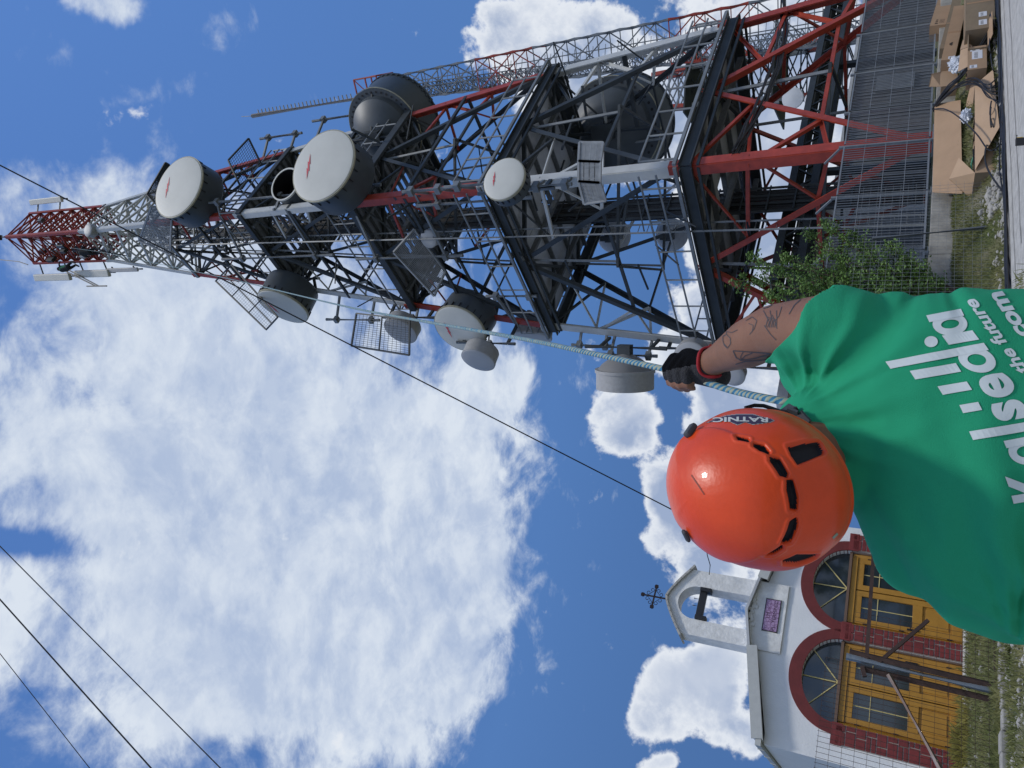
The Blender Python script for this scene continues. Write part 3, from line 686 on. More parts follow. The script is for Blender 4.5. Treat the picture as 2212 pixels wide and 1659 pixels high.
for (s0, s1, ta, tb) in ((8.6, 10.9, 0, 0), (11.0, 13.2, 0, 0), (13.3, 15.2, 0, 0), (15.25, 17.1, 0, 0), (17.25, 18.6, .03, .02), (18.65, 20.4, .0, .05), (20.45, 22.4, 0, .04), (22.5, 24.6, 0, 0), (24.7, 27, 0, 0), (27.1, 30, 0, 0)):
    bar_panel(s0, s1, FT + ta, FT + tb, 1.26, 3.12, .088 if s0 < 17.2 else .07)
for s_ in (8.66, 10.95, 13.25, 15.22, 17.17, 18.62, 20.42, 22.45, 24.65, 27.05):
    m = MB(); m.box(st(s_, FT + .06, 2.2), (.06, .06, 2.1), (E1, E2, Z)); m.box(st(s_, FT + .05, 1.19), (.2, .14, .02), (E1, E2, Z))
    if s_ in (13.25, 15.22, 17.17): m.beam(st(s_, FT + .06, 3.2), st(s_, FT + .5, 3.6), .045)
    m.build('post', M['steel'], fence)
# wire mesh fence in front of the grass bank, with leaning pole
wf = thing('wire_mesh_fence', st(9, 11.0, .2), 'thin wire mesh fence with a slightly leaning grey pole before the grass bank', 'fence')
m = MB()
for i in range(60): s_ = 8 + i * .1; m.beam(st(s_, 11.0, gz(s_, 11)), st(s_, 11.0, 2.5), .0035)
for k in range(16): z = .35 + k * .14; m.beam(st(8, 11.0, z), st(14, 11.0, z), .0035)
m.build('mesh', M['steel'], wf)
m = MB(); a = onT(2134, 489, 10.98); b2 = onT(1884, 516, 10.98); m.tube([Vector((a.x, a.y, a.z - .2)), b2], .04, 10); m.build('pole', M['steel'], wf, smooth=True)
# ------------------------------------------------------------------ buildings behind the compound fence
M['wallwhite'] = mat('pale_render', (.55, .55, .54), .85, var=.08, vscale=1.2)
M['wallgrey'] = mat('grey_cladding', (.13, .14, .15), .7, var=.2, vscale=2)
P0 = onT(1750, 520, 22.5); zt = P0.z
b1 = thing('equipment_building', st(23, 24, 1.1), 'white flat roofed equipment building behind the young tree', 'building')
m = MB(); m.box(st(22.2, 25.5, (1.0 + zt - .3) / 2), (11.2, 6, zt - 1.3), (E1, E2, Z)); m.build('wall', M['wallwhite'], b1)
m = MB(); m.box(st(22.2, 25.3, zt - .1), (12, 7.2, .38), (E1, E2, Z)); m.build('roof', mat('roof_slab', (.50, .51, .52), .8, var=.08), b1, bevel=.02)
m = MB(); m.box(st(25.9, 22.46, 2.5), (2.0, .1, 2.9), (E1, E2, Z)); m.build('door', M['wallgrey'], b1)
b3 = thing('cabin', st(33, 23, 1.1), 'long dark grey equipment cabin behind the steel bar fence', 'building')
m = MB(); m.box(st(38, 24, 2.8), (19.5, 4, 3.5), (E1, E2, Z)); m.build('wall', M['wallgrey'], b3)
m = MB()
for k in range(70): m.box(st(28.4 + k * .28, 21.97, 2.8), (.12, .05, 3.4), (E1, E2, Z))
m.build('cladding_ribs', M['wallgrey'], b3)
m = MB(); m.box(st(38, 24, 4.6), (20, 4.5, .14), (E1, E2, Z)); m.build('roof', M['deck'], b3)
for k, s_ in enumerate((30.5, 35.5)):
    m = MB(); m.box(st(s_, 21.9, 2.7), (1.3, .12, 1.6), (E1, E2, Z)); m.build('louvre_panel', M['steel'], b3)
# cable bridge running off to the right at first-storey height
cbg = thing('cable_bridge', st(22, 17.5, 4.3), 'dark steel lattice cable bridge running level through the foot of the tower', 'bridge')
m = MB(); zA = onT(1795, 200, 17.5).z; zB = onT(1752, 200, 17.5).z
for t_ in (17.5, 18.6):
    m.beam(st(18, t_, zA), st(48, t_, zA), .22, .26); m.beam(st(18, t_, zB), st(48, t_, zB), .2, .24)
    for k in range(24): s0 = 18 + k * 1.25; m.beam(st(s0, t_, zA), st(s0 + .62, t_, zB), .06); m.beam(st(s0 + .62, t_, zB), st(s0 + 1.25, t_, zA), .06)
m.build('girder', M['dark'], cbg)
m = MB(); m.box(st(33, 18.05, zB + .12), (30, .8, .04), (E1, E2, Z)); m.box(st(33, 18.7, (zA + zB) / 2), (30, .03, (zB - zA) * .6), (E1, E2, Z)); m.build('tray', M['steel'], cbg)
for k in range(4):
    m = MB(); s0 = 24 + k * 7; m.box(st(s0, 18.05, (zA + 1) / 2), (.22, .22, zA - 1), (E1, E2, Z)); m.build('post', M['dark'], cbg)
# ------------------------------------------------------------------ slim mast behind, right
Ym = 46.0; mc = at(1500, 82, Ym); mz = lambda x: z_at(mc, x)
mtop = mz(838); mbase = 1.0
mast = thing('slim_mast', (mc.x, mc.y, 1.0), 'slim red and grey lattice mast rising behind the right side of the tower', 'mast')
hw1 = 66 / 2 * depth(Vector((mc.x, mc.y, mtop))) / FP * .98; zr = z_at(mc, 1500); hw0 = 128 / 2 * depth(Vector((mc.x, mc.y, zr))) / FP
def mh(z): return hw0 + (hw1 - hw0) * (z - zr) / (mtop - zr)
def mcor(i, z): a = math.radians(18) + i * math.pi / 2; h = mh(z); return Vector((mc.x + h * math.cos(a), mc.y + h * math.sin(a), z))
npan = 24; zz_ = [mbase + (mtop - mbase) * (1 - (1 - k / npan) ** 1.05) for k in range(npan + 1)]
for i in range(4):
    m = MB()
    for k in range(npan): m.cur = 1 if (k // 3) % 3 == 2 else 0; m.tube([mcor(i, zz_[k]), mcor(i, zz_[k + 1])], .10, 6)
    m.build('chord', [M['steel'], M['red']], mast)
for i in range(4):
    m = MB(); j = (i + 1) % 4
    for k in range(npan):
        m.cur = 1 if (k // 3) % 3 == 2 else 0
        a0, b0, a1, b1_ = mcor(i, zz_[k]), mcor(j, zz_[k]), mcor(i, zz_[k + 1]), mcor(j, zz_[k + 1])
        M2 = (a1 + b1_) / 2 if k % 2 == 0 else (a0 + b0) / 2
        if k % 2 == 0: m.beam(a0, M2, .07); m.beam(b0, M2, .07)
        else: m.beam(a1, M2, .07); m.beam(b1_, M2, .07)
        m.beam(a1, b1_, .055)
    m.build('bracing', [M['steel'], M['red']], mast)
m = MB()
for (ci, off) in ((2, .0), (1, .35)):
    for k in range(100):
        z0_, z1_ = mbase + (mtop - mbase) * k / 100, mbase + (mtop - mbase) * (k + 1) / 100; a = mcor(ci, z0_); b2 = mcor(ci, z1_); inw = (Vector((mc.x, mc.y, 0)) - Vector((a.x, a.y, 0))).normalized() * (1.0 + off); m.beam(a, b2 + inw, .045); m.beam(a + inw, b2, .045); m.beam(a + inw, b2 + inw, .06)
m.build('climbing_lattice', M['steel'], mast)
m = MB(); la, lb_ = mcor(2, mbase), mcor(2, mtop)
q = Vector((.4, .2, 0))
for s_ in (-.3, .3): m.beam(Vector((mc.x + s_, mc.y, 2)), Vector((mc.x + s_, mc.y, mtop)), .05)
for k in range(int((mtop - 2) / .45)): z = 2 + k * .45; m.beam(Vector((mc.x - .9, mc.y, z)), Vector((mc.x + .6, mc.y, z)), .03)
m.build('ladder', M['steel'], mast)
m = MB(); zc = mz(838)
for i in range(4):
    a = Vector((mc.x, mc.y, 0)) + Vector((math.cos(i * math.pi / 2 + .3), math.sin(i * math.pi / 2 + .3), 0)) * 1.6; b2 = Vector((mc.x, mc.y, 0)) + Vector((math.cos((i + 1) * math.pi / 2 + .3), math.sin((i + 1) * math.pi / 2 + .3), 0)) * 1.6
    for z in (mtop, mtop + 1.1, mtop + 2.2): m.beam(a + Z * z, b2 + Z * z, .09)
    m.beam(a + Z * mtop, a + Z * (mtop + 2.2), .09); m.beam(a + Z * mtop, b2 + Z * (mtop + 2.2), .06)
m.build('top_cage', M['red'], mast)
# pole antenna on the mast head
pa = at(760, 215, 44.5); z2 = z_at(pa, 545)
T = thing('pole_antenna', (pa.x, pa.y, mtop - 2), 'long slender pole antenna with comb teeth pointing up beyond the huge dish', 'antenna')
m = MB(); m.tube([Vector((pa.x, pa.y, mtop - 2)), Vector((pa.x, pa.y, z2))], .17, 10); m.build('pole', mat('weathered_fibreglass', (.42, .36, .30), .7, var=.25, vscale=1), T, smooth=True)
m = MB(); n = int((z2 - pa.z) / .42)
for k in range(n): z = pa.z + k * .42; m.beam(Vector((pa.x, pa.y, z)), Vector((pa.x + .42, pa.y - .1, z + .1)), .07)
m.beam(Vector((pa.x, pa.y, z2)), Vector((pa.x + .1, pa.y, z2 + 1.3)), .04); m.build('teeth', M['steel'], T)
# ------------------------------------------------------------------ second tower glimpsed low behind the first
c2 = at(1680, 165, 62); T2 = thing('far_lattice_tower', (c2.x, c2.y, 1), 'distant red and white lattice tower with white dishes, seen through the lowest bracing', 'tower')
def fc(i, z): a = .5 + i * math.pi / 2; h = 3.2 - z * .06; return Vector((c2.x + h * math.cos(a), c2.y + h * math.sin(a), z))
for i in range(4):
    m = MB()
    for k in range(7): m.cur = k % 2; m.beam(fc(i, 1 + k * 3), fc(i, 4 + k * 3), .3)
    m.build('leg', [M['red'], M['white']], T2)
    m = MB()
    for k in range(14): j = (i + 1) % 4; z = 1 + k * 1.5; m.cur = (k // 2) % 2; m.beam(fc(i, z), fc(j, z + 1.5), .1); m.beam(fc(j, z), fc(i, z + 1.5), .1); m.beam(fc(i, z), fc(j, z), .1)
    m.build('bracing', [M['steel'], M['dark']], T2)
for k in range(5): m = MB(); z = 5 + k * 3.4; m.box((c2.x, c2.y, z), (6.5, 6.5, .12)); m.build('platform', M['dark'], T2)
M['radwhite'] = mat('far_white_dish', (.75, .76, .78), .5)
for (x, y, sp, lab) in ((1655, 185, 14, 'small round white dish on the distant tower, nearest its middle'), (1712, 212, 22, 'larger white dish low on the distant tower'), (1605, 118, 11, 'tiny white dish high on the distant tower'), (1752, 215, 14, 'white drum dish lowest on the distant tower'), (1620, 228, 14, 'white dish at the left edge of the distant tower')):
    P = at(x, y, 57); R = sp * depth(P) / FP; n = Vector((-.35, -1, 0)).normalized(); T = thing('far_dish', P, lab, 'antenna', 'white dishes on the distant tower')
    m = MB(); m.lathe(P, -n, [(0, R), (R * .5, R), (R * .9, R * .3)], 32); m.build('shroud', M['radwhite'], T, smooth=True); m = MB(); m.lathe(P + n * .01, n, [(0, R * .97), (.06, R * .4), (.07, .01)], 32); m.build('radome', M['radwhite'], T, smooth=True)
    m = MB(); m.tube([P - n * R * 1.2 - Z * 2, P - n * R * 1.2 + Z * 2], .12, 8); m.build('mount_pipe', M['steel'], T)
# ------------------------------------------------------------------ chapel
CT = 18.3
chapel = thing('chapel', st(7, CT, 0), 'small white chapel with two red rimmed arched doorways and an open bell gable', 'chapel')
M['plaster'] = mat('white_plaster', (.78, .79, .79), .9, var=.05, vscale=1.5, bump=.25, bscale=25)
M['plaster_old'] = mat('chipped_white_plaster', (.72, .72, .70), .95, var=.12, vscale=4, bump=.9, bscale=9)
M['archred'] = mat('oxblood_paint', (.15, .022, .020), .65, var=.15, vscale=4, bump=.2, bscale=40)
M['brick'] = mat('red_tiles', (.19, .028, .026), .6, var=.22, vscale=5)
M['mortar'] = mat('mortar', (.36, .31, .28), .9)
M['ochre'] = mat('ochre_door', (.42, .21, .028), .5, var=.14, vscale=3)
M['ochre_dk'] = mat('ochre_door_shadow_gap', (.20, .085, .012), .6)
M['brass'] = mat('pale_glazing_bar', (.62, .52, .22), .5)
M['fascia'] = mat('fascia_sheet', (.48, .49, .47), .55, var=.06)
def glass_mat():
    mt = mat('dark_glass', (.030, .040, .045), .06, spec=.9); return mt
M['glass'] = glass_mat()
def q_(s, z, t=0): return st(s, CT + t, z)
SPR = 2.42; OP = ((5.05, 6.93), (7.33, 9.21)); RI, RO = .78, 1.06; SL, SR, SM = 4.48, 9.85, 7.13
ZE, ZP = 3.80, 4.42
def roofz(s): return ZP - (ZP - ZE) * abs(s - SM) / (SM - SL)
# front wall with its two arched openings: a strip mesh between the openings and the gable line
def arch_z(s):
    for a, b in OP:
        if a < s < b:
            u = (s - (a + b) / 2) / ((b - a) / 2); return SPR + RI * math.sqrt(max(0, 1 - u * u))
    return 0
m = MB(); xs = sorted(set([SL, SR, SM] + [a + (b - a) * (1 - math.cos(math.pi * k / 28)) / 2 for a, b in OP for k in range(29)]))
for s0, s1 in zip(xs[:-1], xs[1:]):
    mid = (s0 + s1) / 2; ins = any(a < mid < b for a, b in OP)
    def az_(s): return (arch_z(s) if not any(abs(s - e) < 1e-6 for o_ in OP for e in o_) else SPR) if ins else -.1
    z0, z1 = az_(s0), az_(s1)
    V = [q_(s0, z0), q_(s1, z1), q_(s1, roofz(s1)), q_(s0, roofz(s0)), q_(s0, z0, .3), q_(s1, z1, .3), q_(s1, roofz(s1), .3), q_(s0, roofz(s0), .3)]
    m.add(V, [(0, 1, 2, 3), (7, 6, 5, 4), (0, 4, 5, 1), (3, 2, 6, 7)])
m.build('front_wall', M['plaster'], chapel)
SD = Vector((-.50, .866, 0)); c0 = q_(SL, 0)
m = MB(); a = c0 + E1 * .02; b2 = c0 + SD * 11; n = SD.cross(Z); m.plate([a - Z * .1, b2 - Z * .1, b2 + Z * ZE, a + Z * ZE], -n, .25)
c1_ = q_(SR, 0); b4 = c1_ + SD * 11; m.plate([c1_ + E2 * .0 - Z * .1, b4 - Z * .1, b4 + Z * ZE, c1_ + Z * ZE], -n, .25); m.plate([b2 - Z * .1, b4 - Z * .1, b4 + Z * ZE, b2 + Z * ZE], E2, .2)
m.build('side_wall', M['plaster'], chapel)
# roof
pk0, pk1 = q_(SM, ZP + .14, -.25), q_(SM, ZP + .14, 0) + SD * 11.2
le0, le1 = q_(SL - .12, ZE + .14, -.25) - E1 * .1, q_(SL, ZE + .14) + SD * 11.2 - E1 * .15
re0, re1 = q_(SR + .22, ZE + .14, -.25), q_(SR, ZE + .14) + SD * 11.2 + E1 * .2
m = MB(); m.plate([le0, pk0, pk1, le1], Z, .06); m.plate([pk0, re0, re1, pk1], Z, .06); m.build('roof', M['deck'], chapel)
m = MB()
for (a, b2) in ((le0, q_(SM - .86, roofz(SM - .86) + .14, -.25)), (q_(SM + .86, roofz(SM + .86) + .14, -.25), re0)):
    m = MB(); m.beam(a + Z * -.03 - E2 * .02, b2 + Z * -.03 - E2 * .02, .03, .24); m.beam(a - Z * .145 + E2 * .05, b2 - Z * .145 + E2 * .05, .16, .02); m.build('fascia', M['fascia'], chapel)
m = MB(); m.beam(le0 - Z * .06 - E1 * .06, le1 - Z * .06 - E1 * .06, .14, .12)
for k in range(9): p = lerp(le0, le1, (k + .5) / 9); m.box(p - Z * .06 - E1 * .06, (.17, .04, .15), (E1, SD, Z))
m.build('gutter', M['fascia'], chapel)
# red arch bands
for a, b in OP:
    m = MB(); c = (a + b) / 2; r = (b - a) / 2; n = 40; ro = r + .235
    for k in range(n):
        t0, t1 = math.pi * k / n, math.pi * (k + 1) / n
        i0, i1 = q_(c - math.cos(t0) * r, SPR + RI * math.sin(t0), -.035), q_(c - math.cos(t1) * r, SPR + RI * math.sin(t1), -.035)
        o0, o1 = q_(c - math.cos(t0) * ro, SPR + RO * math.sin(t0), -.035), q_(c - math.cos(t1) * ro, SPR + RO * math.sin(t1), -.035)
        m.add([i0, i1, o1, o0, i0 + E2 * .28, i1 + E2 * .28, o1 + E2 * .05, o0 + E2 * .05], [(0, 1, 2, 3), (0, 4, 5, 1), (3, 2, 6, 7)])
    m.build('arch_band', M['archred'], chapel)
# tiled piers
rnd = random.Random(2)
for (a, b) in ((4.62, 5.05), (6.93, 7.33), (9.21, 9.64)):
    m = MB(); w_ = b - a; m.box(q_((a + b) / 2, SPR / 2 - .02, .1), (w_ - .01, .3, SPR), (E1, E2, Z)); m.build('pier', M['mortar'], chapel)
    m = MB(); z = .0; row = 0
    m.box(q_((a + b) / 2, SPR - .05, -.05), (w_ + .03, .04, .22), (E1, E2, Z))
    while z < SPR - .2:
        h = .20; n_ = 1 if row % 3 == 0 else 2; cut = rnd.uniform(.35, .65)
        segs = [(0, 1)] if n_ == 1 and w_ < .3 else [(0, cut), (cut, 1)] if row % 2 else [(0, 1 - cut * .6), (1 - cut * .6, 1)]
        for u0, u1 in segs:
            hh = h if rnd.random() < .6 else h * .5
            for hz in ([0] if hh == h else [0, h * .5]):
                m.box(q_(a + w_ * (u0 + u1) / 2, z + hz + hh / 2, -.055), (w_ * (u1 - u0) - .022, .03, hh - .022), (E1, E2, Z))
        z += h; row += 1
    m.build('pier_tiles', M['brick'], chapel, bevel=.004)
# doors and fanlights
for a, b in OP:
    c = (a + b) / 2; r = (b - a) / 2
    m = MB(); n = 28; pts = [q_(c - math.cos(math.pi * k / n) * r, SPR + RI * math.sin(math.pi * k / n), .17) for k in range(n + 1)]
    m.plate(pts, E2, .02); fan = m.build('fanlight', M['glass'], chapel)
    m = MB(); o_ = q_(c, SPR + .02, .15)
    for ang in (48, 90, 132): d_ = E1 * -math.cos(math.radians(ang)) * r + Z * math.sin(math.radians(ang)) * RI; m.beam(o_, o_ + d_ * .97, .022, .02)
    m.build('glazing_bar', M['brass'], fan)
    m = MB(); m.beam(q_(a, SPR - .0, .1), q_(b, SPR - .0, .1), .09, .06); m.build('transom', mat('weathered_wood', (.16, .10, .07), .7), chapel)
    # frame
    m = MB(); m.beam(q_(a + .05, 0, .14), q_(a + .05, SPR - .05, .14), .10, .08); m.beam(q_(b - .05, 0, .14), q_(b - .05, SPR - .05, .14), .10, .08); m.beam(q_(a + .1, SPR - .1, .14), q_(b - .1, SPR - .1, .14), .08, .12)
    m.build('door_frame', M['ochre'], chapel)
    for k, (d0, d1) in enumerate(((a + .11, c - .012), (c + .012, b - .11))):
        dr = thing('door', q_((d0 + d1) / 2, 0, .15), None, None); dr.parent = chapel; dr.location = PW[dr.name] - PW[chapel.name]
        zb, zt_, zm = .02, SPR - .17, 1.02; sw = .13
        m = MB(); ax = (E1, E2, Z)
        for s_ in (d0 + sw / 2, d1 - sw / 2): m.box(q_(s_, (zb + zt_) / 2, .15), (sw, .06, zt_ - zb), ax)
        for z, h in ((zb + .12, .24), (zm - .08, .2), (zt_ - .07, .14)): m.box(q_((d0 + d1) / 2, z, .15), (d1 - d0 - 2 * sw, .058, h), ax)
        m.build('leaf', M['ochre'], dr, bevel=.006)
        m = MB(); m.box(q_((d0 + d1) / 2, (zb + .24 + zm - .18) / 2, .165), (d1 - d0 - 2 * sw, .02, zm - .18 - zb - .24), ax); m.box(q_((d0 + d1) / 2, (zb + .24 + zm - .18) / 2, .15), (d1 - d0 - 2 * sw - .12, .03, zm - .18 - zb - .24 - .12), ax)
        m.build('panel', M['ochre'], dr, bevel=.006)
        m = MB(); m.box(q_((d0 + d1) / 2, (zm + .02 + zt_ - .14) / 2, .165), (d1 - d0 - 2 * sw, .012, zt_ - .14 - zm - .02), ax); m.build('pane', M['glass'], dr)
        m = MB(); zc = zm + .02 + (zt_ - .16 - zm) * .68; m.beam(q_(d0 + sw, zc, .152), q_(d1 - sw, zc, .152), .012, .018); m.beam(q_((d0 + d1) / 2, zm + .02, .152), q_((d0 + d1) / 2, zt_ - .14, .152), .012, .018); m.build('glazing_bar', M['brass'], dr)
        if (a < 6 and k == 1) or (a > 6 and k == 0):
            hs = d1 - .07 if a < 6 else d0 + .07
            m = MB(); m.box(q_(hs, 1.02, .11), (.045, .02, .24), ax); m.tube([q_(hs, 1.07, .10), q_(hs, 1.07, .06), q_(hs + (-.12 if a < 6 else .12), 1.07, .06)], .011, 8); m.build('handle', M['black'], dr, smooth=True)
        m = MB()
        for z in (.3, 1.25, 2.0): m.box(q_(d0 + .005 if k == 0 else d1 - .005, z, .115), (.02, .02, .1), ax)
        m.build('hinge', M['black'], dr)
# bell gable
B0, B1, I0, I1 = 6.28, 7.99, 6.69, 7.55; ZB, ZS, ZA = 4.50, 6.08, 6.58; sp = 5.86; ar = (I1 - I0) / 2; cc = (I0 + I1) / 2; bt, bd = -.06, .42
def bgz(s):
    u = abs(s - SM) / ((B1 - B0) / 2); return ZA - (ZA - ZS) * (u ** 1.25)
m = MB(); xs = sorted([B0, I0, SM, I1, B1] + [I0 + (I1 - I0) * (1 - math.cos(math.pi * k / 20)) / 2 for k in range(1, 20)] + list(np.linspace(B0, I0, 5)[1:-1]) + list(np.linspace(I1, B1, 5)[1:-1]))
for s0, s1 in zip(xs[:-1], xs[1:]):
    if s1 - s0 < 1e-5: continue
    mid = (s0 + s1) / 2; ins = I0 < mid < I1
    def lo(s): return sp + ar * 1.02 * math.sqrt(max(0, 1 - ((s - cc) / ar) ** 2)) if ins else 3.72
    z0, z1 = lo(s0), lo(s1)
    m.add([q_(s0, z0, bt), q_(s1, z1, bt), q_(s1, bgz(s1), bt), q_(s0, bgz(s0), bt), q_(s0, z0, bd), q_(s1, z1, bd), q_(s1, bgz(s1), bd), q_(s0, bgz(s0), bd)], [(0, 1, 2, 3), (7, 6, 5, 4), (0, 4, 5, 1), (3, 2, 6, 7)])
m.add([q_(B0, 3.72, bt), q_(B0, bgz(B0), bt), q_(B0, bgz(B0), bd), q_(B0, 3.72, bd)], [(0, 1, 2, 3)]); m.add([q_(B1, 3.72, bt), q_(B1, bgz(B1), bt), q_(B1, bgz(B1), bd), q_(B1, 3.72, bd)], [(0, 1, 2, 3)])
m.add([q_(I0, ZB, bt), q_(I0, sp, bt), q_(I0, sp, bd), q_(I0, ZB, bd)], [(0, 1, 2, 3)]); m.add([q_(I1, ZB, bt), q_(I1, sp, bt), q_(I1, sp, bd), q_(I1, ZB, bd)], [(0, 1, 2, 3)])
m.box(q_(SM, (3.72 + ZB) / 2, (bt + bd) / 2 + .003), (I1 - I0 + .02, bd - bt - .006, ZB - 3.72), (E1, E2, Z))
m.build('bell_gable', M['plaster_old'], chapel)
m = MB(); rnd = random.Random(9)   # lumpy mortar course at the foot of the gable
for k in range(26):
    s_ = B0 + (B1 - B0) * (k + .5) / 26; m.box(q_(s_, ZB - .03 + rnd.uniform(-.05, .05), bt - .012), (.08, rnd.uniform(.02, .05), rnd.uniform(.06, .16)), (E1, E2, Z))
m.build('mortar_course', M['plaster_old'], chapel, bevel=.012)
m = MB(); n = 14
for k in range(n):
    s0, s1 = B0 - .08 + (B1 - B0 + .16) * k / n, B0 - .08 + (B1 - B0 + .16) * (k + 1.12) / n
    def cz_(s): u = min(1.1, abs(s - SM) / ((B1 - B0) / 2)); return ZA - (ZA - ZS) * (u ** 1.25) + .03
    m.beam(q_(s0, cz_(s0), (bt + bd) / 2 - .02), q_(s1, cz_(s1), (bt + bd) / 2 - .02), .62, .05)
m.build('coping', mat('coping_tile', (.42, .41, .38), .85, var=.15), chapel)
# bell beam: an empty black yoke
m = MB(); zb = 5.72; ax = (E1, E2, Z)
m.box(q_(cc, zb, .02), (I1 - I0 - .02, .14, .17), ax); m.box(q_(I0 + .06, zb - .06, -.02), (.10, .20, .28), ax); m.box(q_(I1 - .06, zb - .06, -.02), (.10, .20, .28), ax)
for s_ in (cc - .05, cc + .14): m.tube([q_(s_, zb, .02), q_(s_, zb + .22, .02)], .013, 6)
m.build('bell_beam', M['black'], chapel, bevel=.01)
# cross
M['ironblk'] = mat('wrought_iron', (.022, .013, .013), .6, .4)
m = MB(); zc = 6.97; t_ = .1; m.beam(q_(SM, ZA - .02, t_), q_(SM, 7.26, t_), .055, .03); m.beam(q_(SM - .27, zc, t_), q_(SM + .27, zc, t_), .055, .03)
for (s_, z) in ((SM, 7.28), (SM - .28, zc), (SM + .28, zc)): m.box(q_(s_, z, t_), (.085, .04, .085), (E1, E2, Z)); m.lathe(q_(s_, z, t_ - .03), E2, [(0, .05), (.06, .05)], 8)
def spiral(c, a0, sgn, r=.055, n=20):
    return [c + (E1 * math.cos(a0 + sgn * u * 4.6) + Z * math.sin(a0 + sgn * u * 4.6)) * r * (1 - u * .55) for u in np.linspace(0, 1, n)]
for sx in (-1, 1):
    for sz in (-1, 1):
        c = q_(SM + sx * .085, zc + sz * .165, t_); m.tube(spiral(c, math.pi / 2 * (1 + sx) , sz * sx * -1), .008, 5)
        c = q_(SM + sx * .165, zc + sz * .085, t_); m.tube(spiral(c, -math.pi / 2 * sz, sx * sz), .008, 5)
        m.tube([q_(SM + sx * (.03 + .13 * u), zc + sz * (.16 - .13 * u), t_) for u in np.linspace(0, 1, 5)], .008, 5)
m.build('cross', M['ironblk'], chapel)
# plaque
def text_mesh(s, size, name='t'):
    cu = bpy.data.curves.new(name, 'FONT'); cu.body = s; cu.size = size; cu.align_x = 'CENTER'; cu.align_y = 'CENTER'; cu.resolution_u = 3
    o = bpy.data.objects.new(name, cu); COL.objects.link(o); dg = bpy.context.evaluated_depsgraph_get(); me = bpy.data.meshes.new_from_object(o.evaluated_get(dg)); 
    V = [v.co.copy() for v in me.vertices]; Fc = [tuple(p.vertices) for p in me.polygons]
    bpy.data.objects.remove(o); return V, Fc
def plaque_mat():
    mt = mat('lilac_marble', (.33, .22, .36), .4); nt = mt.node_tree; b = nt.nodes['Principled BSDF']; t = nt.nodes.new('ShaderNodeTexCoord'); v = nt.nodes.new('ShaderNodeTexVoronoi'); v.feature = 'DISTANCE_TO_EDGE'; v.inputs['Scale'].default_value = 14
    nt.links.new(t.outputs['Object'], v.inputs['Vector']); r = nt.nodes.new('ShaderNodeValToRGB'); r.color_ramp.elements[0].color = (.16, .07, .16, 1); r.color_ramp.elements[1].color = (.40, .27, .44, 1); r.color_ramp.elements[1].position = .12
    nt.links.new(v.outputs['Distance'], r.inputs[0]); nt.links.new(r.outputs[0], b.inputs['Base Color']); return mt
pz, ps = 4.02, 7.16; pw, ph = .80, .34
m = MB(); m.box(q_(ps, pz, bt - .008), (pw, .02, ph), (E1, E2, Z)); pl_ = m.build('plaque', plaque_mat(), chapel)
m = MB()
for z in (-1, 1): m.box(q_(ps, pz + z * ph / 2, bt - .012), (pw + .03, .024, .016), (E1, E2, Z)); m.box(q_(ps + z * pw / 2, pz, bt - .0125), (.016, .025, ph + .012), (E1, E2, Z))
m.build('plaque_rim', M['black'], pl_)
m = MB()
for txt, zz0, sz in (('I.M.', .075, .13), ('PL. TERMINIC', -.07, .125)):
    V, Fc = text_mesh(txt, sz); m.add([q_(ps, pz + zz0, bt - .021) + E1 * v.x + Z * v.y for v in V], Fc)
m.build('inscription', mat('inscription_dark', (.06, .03, .06), .7), pl_)
# small wire off the gable
m = MB(); a = at(1532, 1241, 19); b2 = at(1528, 1200, 19.6); m.tube([a, lerp(a, b2, .5) - Z * .05, b2, b2 + Vector((1, 0, .2))], .012, 5)
m.build('wire', M['black'], chapel)
# ------------------------------------------------------------------ gate and mesh fence in front of the chapel
GT = 12.5
def g_(x, y): return onT(x, y, GT)
gf_ = thing('mesh_gate_fence', onT(2165, 1500, GT), 'rusty framed mesh gate and fence with a grey galvanised post before the chapel', 'fence')
P1 = onT(2165, 1498, GT); P2 = onT(1828, 1418, GT)
m = MB(); m.tube([P1 - Z * .1, P2], .055, 14); m.build('post', mat('galvanised_post', (.48, .53, .55), .45, .5, var=.12), gf_, smooth=True)
m = MB(); a, b2 = onT(1835, 1408, GT), onT(2154, 1483, GT); m.beam(a, b2, .07); m.build('gate_stile', M['iron'], gf_); m = MB(); m.beam(onT(1865, 1445, GT + .06), onT(2150, 1513, GT + .06), .07); m.beam(onT(1862, 1440, GT + .03), onT(1868, 1462, GT + .03), .06); m.build('gate_stile', M['iron'], gf_)
m = MB(); m.beam(onT(1872, 1424, GT), onT(1888, 1180, GT), .055); m.build('gate_rail', M['iron'], gf_); m = MB(); m.beam(onT(2154, 1520, GT), onT(2150, 1330, GT), .06); m.build('gate_rail', M['iron'], gf_)
m = MB(); m.beam(onT(1897, 1432, GT), onT(2005, 1340, GT), .05); m.build('gate_brace', M['iron'], gf_)
m = MB(); m.tube([onT(1920, 1457, GT - .05), onT(2032, 1662, GT - .05), lerp(onT(1920, 1457, GT - .05), onT(2032, 1662, GT - .05), 1.4)], .04, 10); m.build('strut', mat('rust_streaked_pipe', (.34, .30, .27), .6, .3, col2=(.22, .10, .05), vscale=3), gf_, smooth=True)
m = MB(); s1 = S(P1)
for i in range(60):
    s_ = s1 - 3.6 + i * .0745; zt_ = 2.32 if s_ < s1 else 1.95; 
    m.beam(st(s_, GT + .01, .12), st(s_ + .02, GT + .01, zt_), .0045)
for i in range(14):
    z = .16 + i * .165; m.beam(st(s1 - 3.6, GT + .005, z), st(s1 + (.82 if z < 1.95 else 0), GT + .005, z), .0045)
m.build('mesh', M['iron'], gf_)
